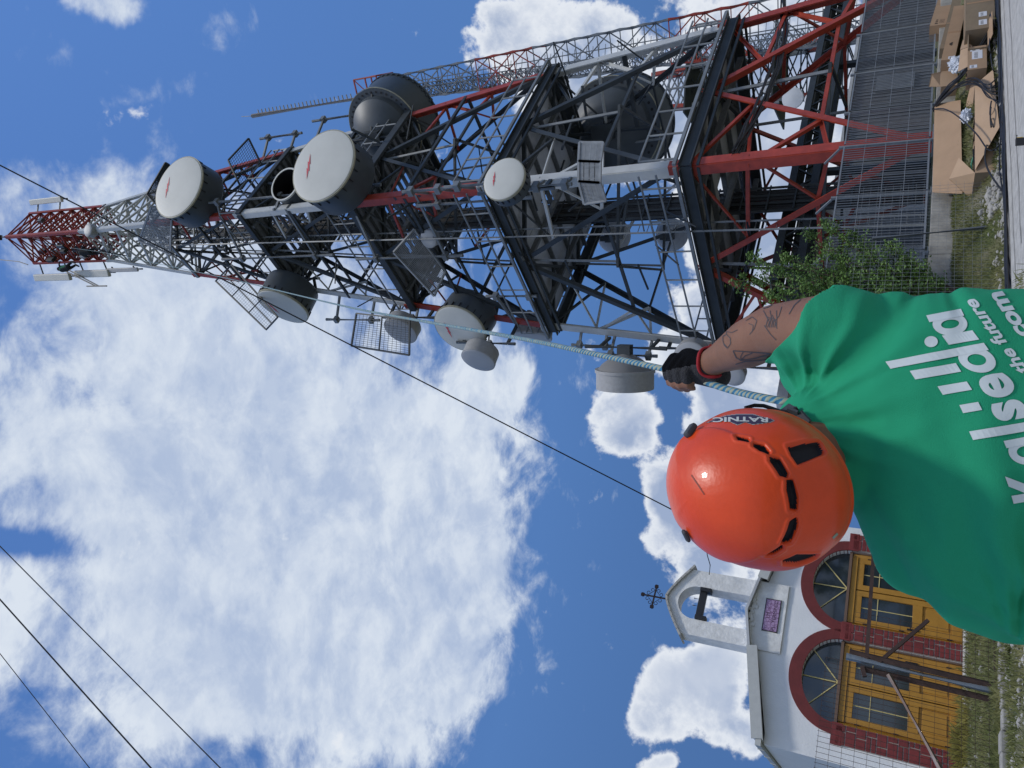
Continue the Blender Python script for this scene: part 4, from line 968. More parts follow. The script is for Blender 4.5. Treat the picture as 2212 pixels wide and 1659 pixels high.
# ------------------------------------------------------------------ cardboard boxes on the bank
M['card'] = mat('cardboard', (.36, .235, .14), .85, var=.07, vscale=2.5, bump=.15, bscale=60)
M['card_in'] = mat('cardboard_inside', (.43, .29, .18), .85, var=.05, vscale=2.5)
M['card_dull_shaded'] = mat('cardboard_dull_shaded', (.22, .165, .105), .88, var=.12, vscale=3)  # dull card, also used where shade is painted into the colour
M['tape'] = mat('brown_tape', (.33, .19, .09), .35); M['paper'] = mat('paper_label', (.62, .63, .66), .7)
M['print_shade_dark'] = mat('box_print_shade', (.05, .035, .025), .8)
BG = 'cardboard boxes heaped against the concrete wall'
def cuboid_frame(o, ax, dims, th=.012, top=True, bottom=True, mt='card', skip=()):
    "thin walled carton: o = lower corner"
    a, b, c = ax; L_, W_, H_ = dims; m = MB()
    def wall(p, u, v, n, lu, lv): m.plate([p, p + u * lu, p + u * lu + v * lv, p + v * lv], n, th)
    if 'front' not in skip: wall(o, a, c, b, L_, H_)
    if 'back' not in skip: wall(o + b * (W_ - th), a, c, b, L_, H_)
    if 'left' not in skip: wall(o + b * (th * 1.1), b, c, a, W_ - 2.2 * th, H_)
    if 'right' not in skip: wall(o + a * (L_ - th) + b * (th * 1.1), b, c, a, W_ - 2.2 * th, H_)
    if bottom: wall(o + a * th + b * th + c * .002, a, b, c, L_ - 2 * th, W_ - 2 * th)
    if top: wall(o + c * (H_ + .001), a, b, c, L_, W_)
    return m
def carton(P, yaw, dims, label, mt='card', tilt=0, roll=0, tape=True, top=True, labels=(), skip=()):
    R3 = Matrix.Rotation(math.atan2(.6, .8) + math.radians(yaw), 3, 'Z') @ Matrix.Rotation(math.radians(tilt), 3, 'Y') @ Matrix.Rotation(math.radians(roll), 3, 'X')
    a, b, c = R3 @ X__, R3 @ Y__, R3 @ Z; T = thing('cardboard_box', P, label, 'box', BG)
    cuboid_frame(P, (a, b, c), dims, top=top, skip=skip).build('carton', M[mt], T)
    L_, W_, H_ = dims
    if tape:
        m = MB(); m.box(P + a * L_ / 2 + b * (-.0015) + c * H_ / 2, (.055, .002, H_ * .98), (a, b, c)); m.box(P + a * L_ / 2 + b * (W_ / 2) + c * (H_ + .0145), (L_ * .99, .055, .002), (a, b, c)); m.build('tape', M['tape'], T)
    for (u, v, w_, h_) in labels:
        m = MB(); m.box(P + a * (L_ * u) - b * .0025 + c * (H_ * v), (w_, .002, h_), (a, b, c)); pl = m.build('shipping_label', M['paper'], T)
        m = MB(); rr = random.Random(int(u * 100))
        for k in range(9): m.box(P + a * (L_ * u - w_ * .35 + k * w_ * .08) - b * .0042 + c * (H_ * v + h_ * .1), (w_ * rr.uniform(.015, .045), .001, h_ * .35), (a, b, c))
        m.build('barcode', M['print_shade_dark'], pl)
    return T, (a, b, c)
X__, Y__ = Vector((1, 0, 0)), Vector((0, 1, 0))
# the long open carton
def bz(s, t): return gz(s, t)
s0, s1, t0, t1 = 13.93, 16.95, 10.78, 11.42; zb = .06; H_ = .41
T = thing('cardboard_box', st(s0, t0, zb), 'longest carton, lying open on the grass with its lid up against the wall', 'box', BG)
ax = (E1, E2, Z)
cuboid_frame(st(s0, t0, zb), ax, (s1 - s0, t1 - t0, H_), top=False, skip=('left',)).build('carton', M['card_in'], T)
m = MB(); m.plate([st(s0, t0, zb), st(s0, t1, zb), st(s0, t1, zb + H_), st(s0, t0, zb + H_)], E1, .012); m.build('end_panel', M['card_dull_shaded'], T)  # shadow side of the carton: its shade is put into the darker card
m = MB(); m.plate([onT(2079, 418, 11.44), onT(2075, 216, 11.44), onT(2019, 225, 11.88), onT(2014, 415, 11.88)], E2, .012)
m.build('lid', M['card'], T)
m = MB(); A_, B_ = st(s0 + .06, t0 - .012, zb + H_), st(s1, t0 - .012, zb + H_); C_, D_ = st(s1 + .1, 10.52, .16), st(s0 + .9, 10.42, .09)
m.plate([A_, B_, C_, D_], -E2, .012); m.build('flap', M['card_in'], T)
m = MB(); m.plate([st(s0, t0 + .0, zb + H_), st(s0 - .0, t1, zb + H_ + .01), onT(2050, 387, 11.15), onT(2071, 341, 10.95)], E1, .012); m.build('flap', M['card_in'], T)
m = MB(); m.plate([st(s1, t0, zb + H_), st(s1, t1, zb + H_), st(s1 + .25, t1, zb + H_ + .12), st(s1 + .32, t0 + .05, zb + H_ + .05)], E1, .012); m.build('flap', M['card_in'], T)
m = MB()
for k in range(4): m.box(st(14.8 + k * .42, 11.2, zb + .25), (.36, .22, .3), ax)
m.build('packing_pieces', M['card'], T)
m = MB()
for k in range(3): m.box(st(14.95 + k * .48, 11.05, zb + .40), (.05, .3, .03), ax)
m.beam(st(14.0, 10.9, zb + .4), st(14.8, 10.86, zb + .43), .03); m.build('packing_strap', M['black'], T)
m = MB(); m.tube([st(14.05, 10.95, zb + .42), st(14.4, 10.93, zb + .46), st(14.7, 10.98, zb + .42)], .018, 8); m.build('green_tie', mat('green_cord', (.10, .30, .16), .5), T)
def crumple(c, r, label, sc=(1, 1, 1), seed=0):
    V = []; Fc = []; n = 26
    for i in range(n + 1):
        for k in range(n * 2):
            th, ph = math.pi * i / n, math.pi * k / n; d_ = Vector((math.sin(th) * math.cos(ph), math.sin(th) * math.sin(ph), math.cos(th))); q = d_ * 2.3 + Vector((seed, 0, 0)); f = 1 + .55 * abs(noise.noise(q)) + .35 * abs(noise.noise(q * 3)) + .12 * abs(noise.noise(q * 7)) - .35
            V.append(c + Vector((d_.x * sc[0], d_.y * sc[1], d_.z * sc[2])) * r * f)
    for i in range(n):
        for k in range(n * 2): Fc.append((i * 2 * n + k, i * 2 * n + (k + 1) % (2 * n), (i + 1) * 2 * n + (k + 1) % (2 * n), (i + 1) * 2 * n + k))
    m = MB(); m.add(V, Fc); o = m.build('plastic_sheet', M['plastic']); tag(o, label, 'plastic sheet'); return o
M['plastic'] = mat('crumpled_plastic', (.62, .65, .70), .18, spec=.8, bump=.6, bscale=14)
crumple(onT(2087, 250, 11.2), .13, 'scrap of clear plastic inside the longest open carton', (1.3, .8, .9), 3)
crumple(onT(2074, 138, 11.35), .22, 'crumpled clear plastic sheet bulging from the labelled open box', (1.0, .8, 1.15), 1)
# other boxes up the pile
PC = onT(2150, 57, 10.45); carton(PC, 0, (2.4, .6, .56), 'dull brown closed box with two white labels at the right end of the pile', 'card_dull_shaded', labels=((.11, .42, .22, .16), (.26, .42, .2, .16), (.62, .6, .3, .14)))
Pd = onT(2136, 99, 10.55); T, axd = carton(Pd, 0, (.86, .55, .38), 'open dark-mouthed box lying on its side between the labelled boxes', 'card_dull_shaded', tape=False, top=True, skip=('front',))
m = MB(); m.plate([Pd + Z * .01, Pd + E1 * .9 + Z * .01, Pd + E1 * .93 - E2 * .3 - Z * .05, Pd - E2 * .28 - E1 * .03 - Z * .05], Z, .01); m.build('flap', M['card'], T)
m = MB(); m.box(Pd + E1 * .43 + E2 * .5 + Z * .19, (.82, .04, .34), ax); m.build('inner_back_shade', M['print_shade_dark'], T)  # near-black panel painting the shade inside the open mouth
Pl = onT(2132, 146, 10.6); T, axl = carton(Pl, 0, (.92, .5, .36), 'small box with a barcode label, flaps open, in front of the plastic sheet', 'card', tape=False, top=False, labels=((.62, .5, .34, .2), (.85, .62, .12, .18), (.12, .7, .12, .14)))
m = MB(); m.plate([onT(2100, 99, 10.6), onT(2101, 138, 10.6), onT(2069, 155, 10.75), onT(2075, 108, 10.7)], E2, .01); m.plate([onT(2100, 98, 10.63), onT(2074, 107, 10.73), onT(2080, 86, 11.0)], E2, .01); m.build('flap', M['card_in'], T)
Pb = onT(2062, 128, 11.3); T, ab = carton(Pb, -4, (2.2, .5, .27), 'long narrow box with a round petal emblem, leaning along the wall', 'card', tilt=6, tape=True, labels=((.035, .3, .10, .12),))
m = MB(); c_ = Pb + ab[0] * .62 - ab[1] * .003 + ab[2] * .15
for k in range(8):
    a = math.pi * (k + .5) / 8; d_ = ab[0] * math.cos(a) + ab[2] * math.sin(a); q = Vector(d_).cross(ab[1]); m.plate([c_ + d_ * .008 - ab[2] * .03, c_ + d_ * .045 + q * .012 - ab[2] * .03, c_ + d_ * .075 - ab[2] * .03, c_ + d_ * .045 - q * .012 - ab[2] * .03], -ab[1], .002)
m.build('petal_emblem', M['print_shade_dark'], T)
Pa = onT(2046, 52, 11.95); T, aa = carton(Pa, 4, (2.6, .45, .40), 'topmost long box with black handling marks, lying on the wall top', 'card', tilt=6)
m = MB()
for k in range(3): m.box(Pa + aa[0] * (.10 + k * .1) - aa[1] * .002 + aa[2] * .27, (.05, .002, .07 - k * .01), aa)
for k in range(4): m.box(Pa + aa[0] * (.22) - aa[1] * .002 + aa[2] * (.10 + k * .03), (.22, .002, .006), aa)
m.build('handling_marks', M['print_shade_dark'], T)
carton(st(20.3, 11.75, .86), 0, (2.4, .4, .28), 'shaded long box wedged under the topmost box', 'card_dull_shaded', tilt=6)  # shade below the topmost box painted in as darker card
Ps = onT(2068, 183, 11.7); T, as_ = carton(Ps, -12, (.5, .35, .34), 'small flapped box leaning on the wall behind the black cables', 'card_in', tape=False, top=False)
m = MB(); m.plate([Ps + as_[2] * .34, Ps + as_[0] * .5 + as_[2] * .34, Ps + as_[0] * .38 + as_[2] * .56 - as_[1] * .08, Ps + as_[2] * .6 + as_[0] * .05], as_[1], .01); m.build('flap', M['card_in'], T)
# ------------------------------------------------------------------ black cables spilling over the wall and along the road edge
rnd = random.Random(21); o_ = onT(2016, 236, 12.0)
cbn = thing('cable_bundle', o_, 'bundle of black cables spilling off the wall and snaking along the road edge', 'cable')
def onG(x, y):
    P = onZ(x, y, .05)
    for _ in range(12): z = gz(S(P), T_(P)) + .03; P = onZ(x, y, z)
    return P
def gpt(s_, t_): return st(s_, t_, gz(s_, t_) + .03)
m = MB()
j = lambda a=.06: Vector((rnd.uniform(-a, a), rnd.uniform(-a, a), rnd.uniform(-a, a) * .5))
def catm(P, n=7):
    out = []
    for i in range(len(P) - 1):
        p0, p1, p2, p3 = P[max(i - 1, 0)], P[i], P[i + 1], P[min(i + 2, len(P) - 1)]
        for q in range(n):
            t = q / n; out.append(.5 * ((2 * p1) + (-p0 + p2) * t + (2 * p0 - 5 * p1 + 4 * p2 - p3) * t * t + (-p0 + 3 * p1 - 3 * p2 + p3) * t ** 3))
    out.append(P[-1]); return out
for k in range(12):
    u = k / 11; e = gpt(19.6 + u * 1.2 + rnd.uniform(-.2, .2), 10.35 + rnd.uniform(0, .25))
    cpts = [o_ + Vector((.1, .3, -.25)) + j(), o_ + j(.03), onT(2045, 195 - 4 * u, 11.4) + j(.05), onT(2075, 165, 11.1) + j(.06), onT(2100, 135 - 8 * u, 10.8) + j(.07), gpt(18.9 + u * .5, 10.5) + j(.05), e]
    m.tube(catm(cpts), .013, 6)
for k in range(7):   # second fan, sweeping down over the long flap
    cpts = [o_ + j(.04), onT(2050, 200, 11.3) + j(.05), onT(2080, 178 + k, 10.95) + j(.05), onT(2110, 172 + 2 * k, 10.6) + j(.05), onT(2134, 185 + 4 * k, 10.42) + j(.04), gpt(16.6 - k * .2, 10.42), gpt(15.6 - k * .2, 10.36 + rnd.uniform(-.05, .05))]
    m.tube(catm(cpts), .013, 6)
m.tube(catm([o_, onT(2042, 236, 10.9), onT(2075, 256, 10.7), onT(2110, 290, 10.5), onT(2138, 325, 10.4), gpt(14.2, 10.35), gpt(13.4, 10.25), gpt(12.6, 10.3)]), .014, 6)
m.tube(catm([gpt(14.9, 10.3), onG(2150, 300) + Z * .1, onT(2130, 318, 10.35), onT(2128, 345, 10.35), onT(2136, 370, 10.35), onT(2152, 395, 10.3), gpt(12.6, 10.3)]), .016, 6)
for k in range(11):   # along the road edge to the left
    off = rnd.uniform(-.10, .12); cpts = []
    for q in range(12):
        s_ = 20 - q * 1.05; cpts.append(gpt(s_, 10.28 + off + .07 * math.sin(q * 1.3 + k)) + Z * rnd.uniform(0, .05))
    if k % 3 == 0: cpts = cpts[5:]
    m.tube(catm(cpts), .014, 6)
for k in range(8):
    c = gpt(rnd.uniform(14.5, 20), rnd.uniform(10.4, 10.6)); R = rnd.uniform(.15, .35); ph = rnd.uniform(0, 6); m.tube([c + (E1 * math.cos(ph + t) * R + E2 * math.sin(ph + t) * R * .35 + Z * (.05 + .12 * abs(math.sin(t * .5)))) for t in np.linspace(0, 4.4, 26)], .014, 6)
m.build('cables', M['cablegrey'], cbn, smooth=True)
# ------------------------------------------------------------------ device left on the road
P = onZ(2216, 305, .02); k_ = depth(P) / FP; T = thing('handheld_radio', P, 'black box-like device with a stub and yellow trim standing on the pale road', 'radio')
hh = 26 * k_; ww = 15.5 * k_; m = MB(); m.box(P + Z * hh * .36, (ww, ww * .6, hh * .72), (_R.normalized(), Y__, Z)); m.build('body', M['black'], T, bevel=.008)
m = MB(); m.box(P + _R * ww * .53 + Z * hh * .42, (.01, ww * .5, hh * .4), (_R.normalized(), Y__, Z)); m.build('yellow_trim', mat('yellow_trim', (.5, .33, .04), .5), T); m = MB(); m.tube([P + Z * hh * .62 + _R * ww * .55, P + Z * hh * .62 + _R * ww * .95], .012, 8); m.build('stub', M['black'], T)
# ------------------------------------------------------------------ young tree
rnd = random.Random(4); b0 = onT(2030, 640, 11.75); b0.z = gz(S(b0), T_(b0)); tree = thing('young_tree', b0, 'slender young tree with loose green leaves between the man and the bar fence', 'tree')
M['leaf'] = mat('leaves', (.065, .13, .024), .6, col2=(.15, .26, .05), vscale=1.6); M['bark'] = mat('bark', (.09, .07, .05), .9, bump=.5)
tips = []; m = MB()
targets = [(1592, 604, 12.0), (1625, 560, 11.4), (1650, 592, 11.9), (1700, 558, 11.4), (1745, 505, 11.6), (1735, 575, 12.0), (1780, 482, 11.5), (1800, 540, 11.3), (1820, 575, 11.9), (1850, 512, 11.6), (1880, 555, 11.4), (1910, 590, 11.8), (1925, 525, 11.5), (1960, 560, 11.6), (1985, 590, 11.5), (1660, 640, 11.5), (1740, 625, 11.4), (1830, 625, 11.6), (1910, 630, 11.3), (1700, 680, 11.8), (1800, 680, 11.6)]
for (x, y, t) in targets:
    e = onT(x, y, t); h = (e - b0); mid = b0 + Vector((h.x * .35, h.y * .35, h.z * .55)) + Vector((rnd.uniform(-.1, .1), rnd.uniform(-.1, .1), 0)); L_ = catm([b0 - Z * .1, b0 + h * .18 + Z * .1, mid, lerp(mid, e, .6) + Vector((0, 0, .08)), e], 6); m.tube(L_, .028, 6, r2=.004); 
    for q in range(8, len(L_)):
        for _ in range(2):
            d_ = Vector((rnd.uniform(-1, 1), rnd.uniform(-1, 1), rnd.uniform(-.3, 1))).normalized(); l = rnd.uniform(.15, .55) * (1.15 - q / len(L_) * .6); p2 = L_[q] + d_ * l; m.tube([L_[q], lerp(L_[q], p2, .5) + Z * .02, p2], .006, 4, r2=.002); tips.append((L_[q], p2))
m.build('trunk', M['bark'], tree, smooth=True)
V = []; Fc = []
for (a, b) in tips:
    for _ in range(rnd.randint(14, 30)):
        c = lerp(a, b, rnd.uniform(.15, 1.1)) + Vector((rnd.gauss(0, .035), rnd.gauss(0, .035), rnd.gauss(0, .035))); l = rnd.uniform(.05, .09); d_ = Vector((rnd.gauss(0, 1), rnd.gauss(0, 1), rnd.gauss(0, .6))).normalized(); q = d_.cross(Vector((rnd.gauss(0, 1), rnd.gauss(0, 1), rnd.gauss(0, 1)))).normalized() * l * .27; n = d_.cross(q).normalized() * l * .1; i = len(V)
        V += [c, c + d_ * l * .45 + q + n, c + d_ * l, c + d_ * l * .45 - q + n]; Fc += [(i, i + 1, i + 2), (i, i + 2, i + 3)]
m = MB(); m.add(V, Fc); m.build('crown', M['leaf'], tree)
# ------------------------------------------------------------------ grass, stones
M['grass'] = mat('grass_blades', (.10, .13, .03), .8, col2=(.27, .25, .10), vscale=.9); M['stone'] = mat('white_stones', (.33, .315, .285), .9, var=.2, vscale=6)
M['weed'] = mat('yellow_weeds', (.19, .17, .03), .8, col2=(.28, .24, .06), vscale=2)
def patch(name, label, n, region, h0, h1, seed, mt='grass', w=.006):
    rnd = random.Random(seed); V = []; Fc = []
    for _ in range(n):
        s_, t_ = region(rnd); z = gz(s_, t_); c = st(s_, t_, z); f = .5 + noise.noise(Vector((s_ * 1.3, t_ * 1.3, 0))); h = rnd.uniform(h0, h1) * max(.25, min(1.3, f + .4)); a = rnd.uniform(0, 6.28); d_ = Vector((math.cos(a), math.sin(a), 0)); lean = Vector((rnd.gauss(0, .4), rnd.gauss(0, .4), 0)) * h; i = len(V)
        V += [c - d_ * w, c + d_ * w, c + Z * h * .6 + lean * .4 + d_ * w * .7, c + Z * h + lean]; Fc += [(i, i + 1, i + 2), (i, i + 2, i + 3)]
    m = MB(); m.add(V, Fc); o = m.build(name, M[mt]); return tag(o, label, 'grass', kind='stuff')
patch('bank_grass', 'patchy grass on the bank below the concrete wall', 42000, lambda r: (r.uniform(8, 22), 10.45 + 1.55 * r.random() ** .9), .02, .10, 1)
patch('chapel_grass', 'rough grass in front of the chapel doors', 52000, lambda r: (r.uniform(.5, 9.5), r.uniform(9.0, 18.1)), .02, .12, 2, w=.006)
patch('door_weeds', 'yellow green weeds growing against the chapel doors', 1800, lambda r: (4.7 + abs(r.gauss(0, .55)), 17.5 + r.gauss(0, .25)), .06, .34, 13, mt='weed', w=.006)
patch('chapel_weeds', 'taller weeds along the foot of the chapel gate', 5000, lambda r: (r.uniform(1.0, 7.5), 12.3 + r.gauss(0, .25)), .05, .18, 3, w=.004)
def stones(name, label, n, region, r0, r1, seed):
    rnd = random.Random(seed); m = MB()
    for _ in range(n):
        s_, t_ = region(rnd); r = rnd.uniform(r0, r1) * (1 if rnd.random() < .8 else 1.8); c = st(s_, t_, gz(s_, t_) + r * .3); V = []
        ico = [(0, 0, 1), (.9, 0, .4), (.28, .85, .4), (-.72, .53, .4), (-.72, -.53, .4), (.28, -.85, .4), (.72, .53, -.4), (-.28, .85, -.4), (-.9, 0, -.4), (-.28, -.85, -.4), (.72, -.53, -.4), (0, 0, -1)]
        sx, sy, sz = rnd.uniform(.7, 1.4), rnd.uniform(.7, 1.2), rnd.uniform(.45, .8); V = [c + Vector((x * r * sx * rnd.uniform(.8, 1.2), y * r * sy * rnd.uniform(.8, 1.2), z * r * sz)) for x, y, z in ico]
        m.add(V, [(0, 1, 2), (0, 2, 3), (0, 3, 4), (0, 4, 5), (0, 5, 1), (1, 6, 2), (2, 7, 3), (3, 8, 4), (4, 9, 5), (5, 10, 1), (6, 7, 2), (7, 8, 3), (8, 9, 4), (9, 10, 5), (10, 6, 1), (11, 7, 6), (11, 8, 7), (11, 9, 8), (11, 10, 9), (11, 6, 10)])
    o = m.build(name, M['stone']); return tag(o, label, 'stones', kind='stuff')
stones('verge_stones', 'white stones strewn along the grass verge beside the road', 1500, lambda r: (r.uniform(7, 22), 10.38 + abs(r.gauss(0, .22))), .012, .045, 5)
stones('heap_stones', 'heap of white rubble below the leaning pole', 130, lambda r: (13.1 + r.gauss(0, .28), 10.8 + r.gauss(0, .12)), .02, .06, 6)
stones('chapel_stones', 'scattered white stones in the grass before the chapel', 1500, lambda r: (r.uniform(.5, 9), r.choice((r.uniform(9, 12.2), r.uniform(10.5, 12.2), 17.75 + r.gauss(0, .12), r.uniform(12.5, 18)))), .010, .04, 7)
# stone kerb at the gate foot
m = MB(); rnd = random.Random(8)
for k in range(26): m.box(st(.8 + k * .28 + rnd.uniform(-.03, .03), 12.05 + rnd.uniform(-.03, .03), .03), (.27, .2, rnd.uniform(.08, .14)), (E1, E2, Z))
o = m.build('stone_edging', M['stone'], bevel=.02); tag(o, 'low pale stone edging at the foot of the chapel gate', 'edging')
# chapel step
m = MB(); m.box(st(7.1, 17.95, .02), (5.6, .5, .09), (E1, E2, Z)); o = m.build('doorstep', mat('limewashed_step', (.5, .5, .48), .9, var=.3, vscale=4), bevel=.01); tag(o, 'long whitewashed doorstep before the two chapel doors', 'step')
# ------------------------------------------------------------------ overhead wires
def wire(name, label, A_, B_, sag, r, n=30):
    m = MB(); L_ = (B_ - A_); A2, B2 = A_ - L_ * .15, B_ + L_ * .6; m.tube([lerp(A2, B2, k / n) - Z * sag * 4 * (k / n) * (1 - k / n) for k in range(n + 1)], r, 6); o = m.build(name, M['black']); return tag(o, label, 'wire', 'overhead wires')
wire('overhead_wire', 'single black wire crossing before the tower top down towards the helmet', at(0, 357, 14.0), at(1450, 1100, 30), .0, .028)
wire('overhead_wire', 'black wire nearest the sky centre, uppermost of the three left corner wires', at(0, 1180, 9), at(478, 1661, 10), 0, .012)
wire('overhead_wire', 'thickest black wire, middle one of the three in the left corner', at(0, 1295, 9), at(328, 1661, 9.8), .0, .016)
wire('overhead_wire', 'thinnest black wire, outermost of the three in the left corner', at(0, 1412, 9.4), at(195, 1661, 9.8), 0, .009)
# ------------------------------------------------------------------ climbers at the top
def climber(P, label, tint, face):
    T = thing('climber', P, label, 'person', 'climbers on the tower top'); f = Vector((math.sin(face), math.cos(face), 0)); s = f.cross(Z); m = MB()
    def cap(p, q, r0, r1): 
        p, q = Vector(p), Vector(q); d = q - p; L_ = d.length; d.normalize(); prof = [(-math.cos(a) * r0, max(.001, math.sin(a) * r0)) for a in np.linspace(0, math.pi / 2, 5)] + [(L_ + math.sin(a) * r1, max(.001, math.cos(a) * r1)) for a in np.linspace(0, math.pi / 2, 5)]; m.lathe(p, d, prof, 12)
    hip = P + Z * .95; ch = hip + Z * .48 - f * .12
    cap(hip, ch, .16, .19); cap(ch, ch + Z * .2, .09, .07)
    for k in (-1, 1):
        kn = hip + s * k * .14 + f * .32 - Z * .25; cap(hip + s * k * .1, kn, .09, .07); cap(kn, kn - f * .12 - Z * .42, .065, .05); el = ch + s * k * .26 + f * .16 + Z * (.12 * k); cap(ch + s * k * .17, el, .06, .05); cap(el, el + f * .26 + Z * .16, .045, .035)
    hd = ch + Z * .34 + f * .03; m.lathe(hd - Z * .12, Z, [(0, .03), (.03, .08), (.12, .10), (.2, .085), (.24, .02)], 12)
    V = m.v; me = MB(); me.v, me.f, me.mi = m.v, m.f, m.mi; o = me.build('body', M['clothdark'], T, smooth=True); r = o.modifiers.new('r', 'REMESH'); r.mode = 'VOXEL'; r.voxel_size = .03
    m2 = MB(); m2.lathe(hip + Z * .1, (ch - hip), [(0, .175), (.2, .19), (.42, .21), (.46, .12)], 14); m2.build('jacket', tint, T, smooth=True)
    m3 = MB(); m3.lathe(hd, Z, [(-.02, .125), (.04, .12), (.11, .085), (.14, .01)], 14); m3.build('helmet', M['clothdark'], T, smooth=True)
M['clothdark'] = mat('dark_workwear', (.02, .022, .028), .9); M['clothgreen'] = mat('green_jersey_far', (.012, .17, .09), .85)
climber(at(215, 543, 25.6) - Z * 0, 'climber in dark work clothes inside the left face of the red tower top', M['clothdark'], .3)
climber(at(168, 577, 26.3), 'climber in a green top leaning out on the left side of the tower top', M['clothgreen'], 1.0)
# ------------------------------------------------------------------ the rope puller
M['shirt'] = mat('green_jersey', (.018, .33, .165), .85, var=.06, vscale=3, bump=.35, bscale=900, spec=.25)
M['print'] = mat('white_print', (.60, .66, .66), .6, bump=.04, bscale=300)
def skin_mat():
    mt = mat('tanned_skin', (.225, .105, .058), .55, var=.16, vscale=9, bump=.07, bscale=260, spec=.4); b = mt.node_tree.nodes['Principled BSDF']
    b.inputs['Subsurface Weight'].default_value = .08; b.inputs['Subsurface Radius'].default_value = (.02, .008, .004); return mt
M['skin'] = skin_mat()
M['tattoo'] = mat('tattoo_ink', (.055, .045, .045), .6)
M['helmet'] = mat('orange_helmet_shell', (.70, .066, .010), .36, spec=.35, coat=.12, var=.10, vscale=11, bump=.05, bscale=120)
M['foam'] = mat('black_foam', (.008, .008, .012), .8)
M['gloveb'] = mat('black_glove', (.005, .005, .006), .95, spec=.1, bump=.6, bscale=500)
M['gloveg'] = mat('grey_glove_palm', (.045, .045, .048), .9, spec=.2, bump=.6, bscale=300)
M['redpipe'] = mat('red_cuff', (.35, .01, .015), .8)
M['strap'] = mat('grey_webbing', (.06, .065, .075), .8)
M['trouser'] = mat('dark_trousers', (.03, .033, .04), .9, var=.1, bump=.4, bscale=200)
M['boot'] = mat('boots', (.05, .035, .025), .7)
def capsule(m, p, q, r0, r1, n=24, flat=None, fdir=None):
    p, q = Vector(p), Vector(q); d = q - p; L_ = d.length; d.normalize(); prof = []
    for k in range(7): a = math.pi / 2 * k / 6; prof.append((-math.cos(a) * r0, math.sin(a) * r0))
    for k in range(7): a = math.pi / 2 * k / 6; prof.append((L_ + math.sin(a) * r1, math.cos(a) * r1))
    prof = [(h, max(r, .0005)) for h, r in prof]; m.lathe(p, d, prof, n)
def ellips(m, c, ax, r, n=32):
    V = []; Fc = []; c = Vector(c)
    for i in range(n // 2 + 1):
        th = math.pi * i / (n // 2)
        for k in range(n): ph = 2 * math.pi * k / n; V.append(c + ax[0] * (r[0] * math.sin(th) * math.cos(ph)) + ax[1] * (r[1] * math.sin(th) * math.sin(ph)) + ax[2] * (r[2] * math.cos(th)))
    for i in range(n // 2):
        for k in range(n): Fc.append((i * n + k, i * n + (k + 1) % n, (i + 1) * n + (k + 1) % n, (i + 1) * n + k))
    m.add(V, Fc)
def remeshed(m, name, mt, vox=.008, smooth=6, parent=None, sub=0):
    me = bpy.data.meshes.new(name); me.from_pydata([tuple(v) for v in m.v], [], m.f); o = bpy.data.objects.new(name, me); COL.objects.link(o)
    bm = bmesh.new(); bm.from_mesh(me); bmesh.ops.recalc_face_normals(bm, faces=bm.faces); bm.to_mesh(me); bm.free()
    r = o.modifiers.new('r', 'REMESH'); r.mode = 'VOXEL'; r.voxel_size = vox
    if smooth: s = o.modifiers.new('s', 'SMOOTH'); s.iterations = smooth; s.factor = .5
    if sub: u = o.modifiers.new('u', 'SUBSURF'); u.levels = sub; u.render_levels = sub
    dg = bpy.context.evaluated_depsgraph_get(); e = bpy.data.meshes.new_from_object(o.evaluated_get(dg)); o.modifiers.clear()
    org = PW[parent.name] if parent is not None else Vector((0, 0, 0)); co = np.empty(len(e.vertices) * 3); e.vertices.foreach_get('co', co)
    o.data = e; e.materials.clear(); e.materials.append(mt); e.polygons.foreach_set('use_smooth', [True] * len(e.polygons))
    if parent is not None: e.transform(Matrix.Translation(-org)); o.parent = parent; PW[o.name] = org
    e.name = name; return o
person = thing('person', (-.07, 1.3, 0), 'man in an orange helmet and green T-shirt seen from behind, pulling a blue rope', 'person')
X_ = Vector((1, 0, 0)); Y_ = Vector((0, 1, 0))
def lim(x, y, Y): return at(x, y, Y)
SHR, ELR, WRR = lim(1800, 708, 1.33), lim(1672, 714, 1.47), lim(1530, 786, 1.70)
SHL = Vector((-.232, 1.36, 1.372)); ELL = Vector((-.27, 1.56, 1.20)); WRL = Vector((-.08, 1.68, 1.30))
RP0, RP1 = lim(1722, 872, 1.52), lim(1470, 808, 1.745)       # the rope past the neck and through the fist
HC = lim(1486, 811, 1.735)
NB = Vector((-.065, 1.33, 1.475))
# head frame (tilted far back, looking up at the climbers)
HO = at(1633, 1054, 1.18); ya, pa_ = math.radians(8), math.radians(54)
HF = Vector((math.sin(ya) * math.cos(pa_), math.cos(ya) * math.cos(pa_), math.sin(pa_))); HR = Vector((math.cos(ya), -math.sin(ya), 0)); HU = HR.cross(HF).normalized()
if HU.z < 0: HU = -HU
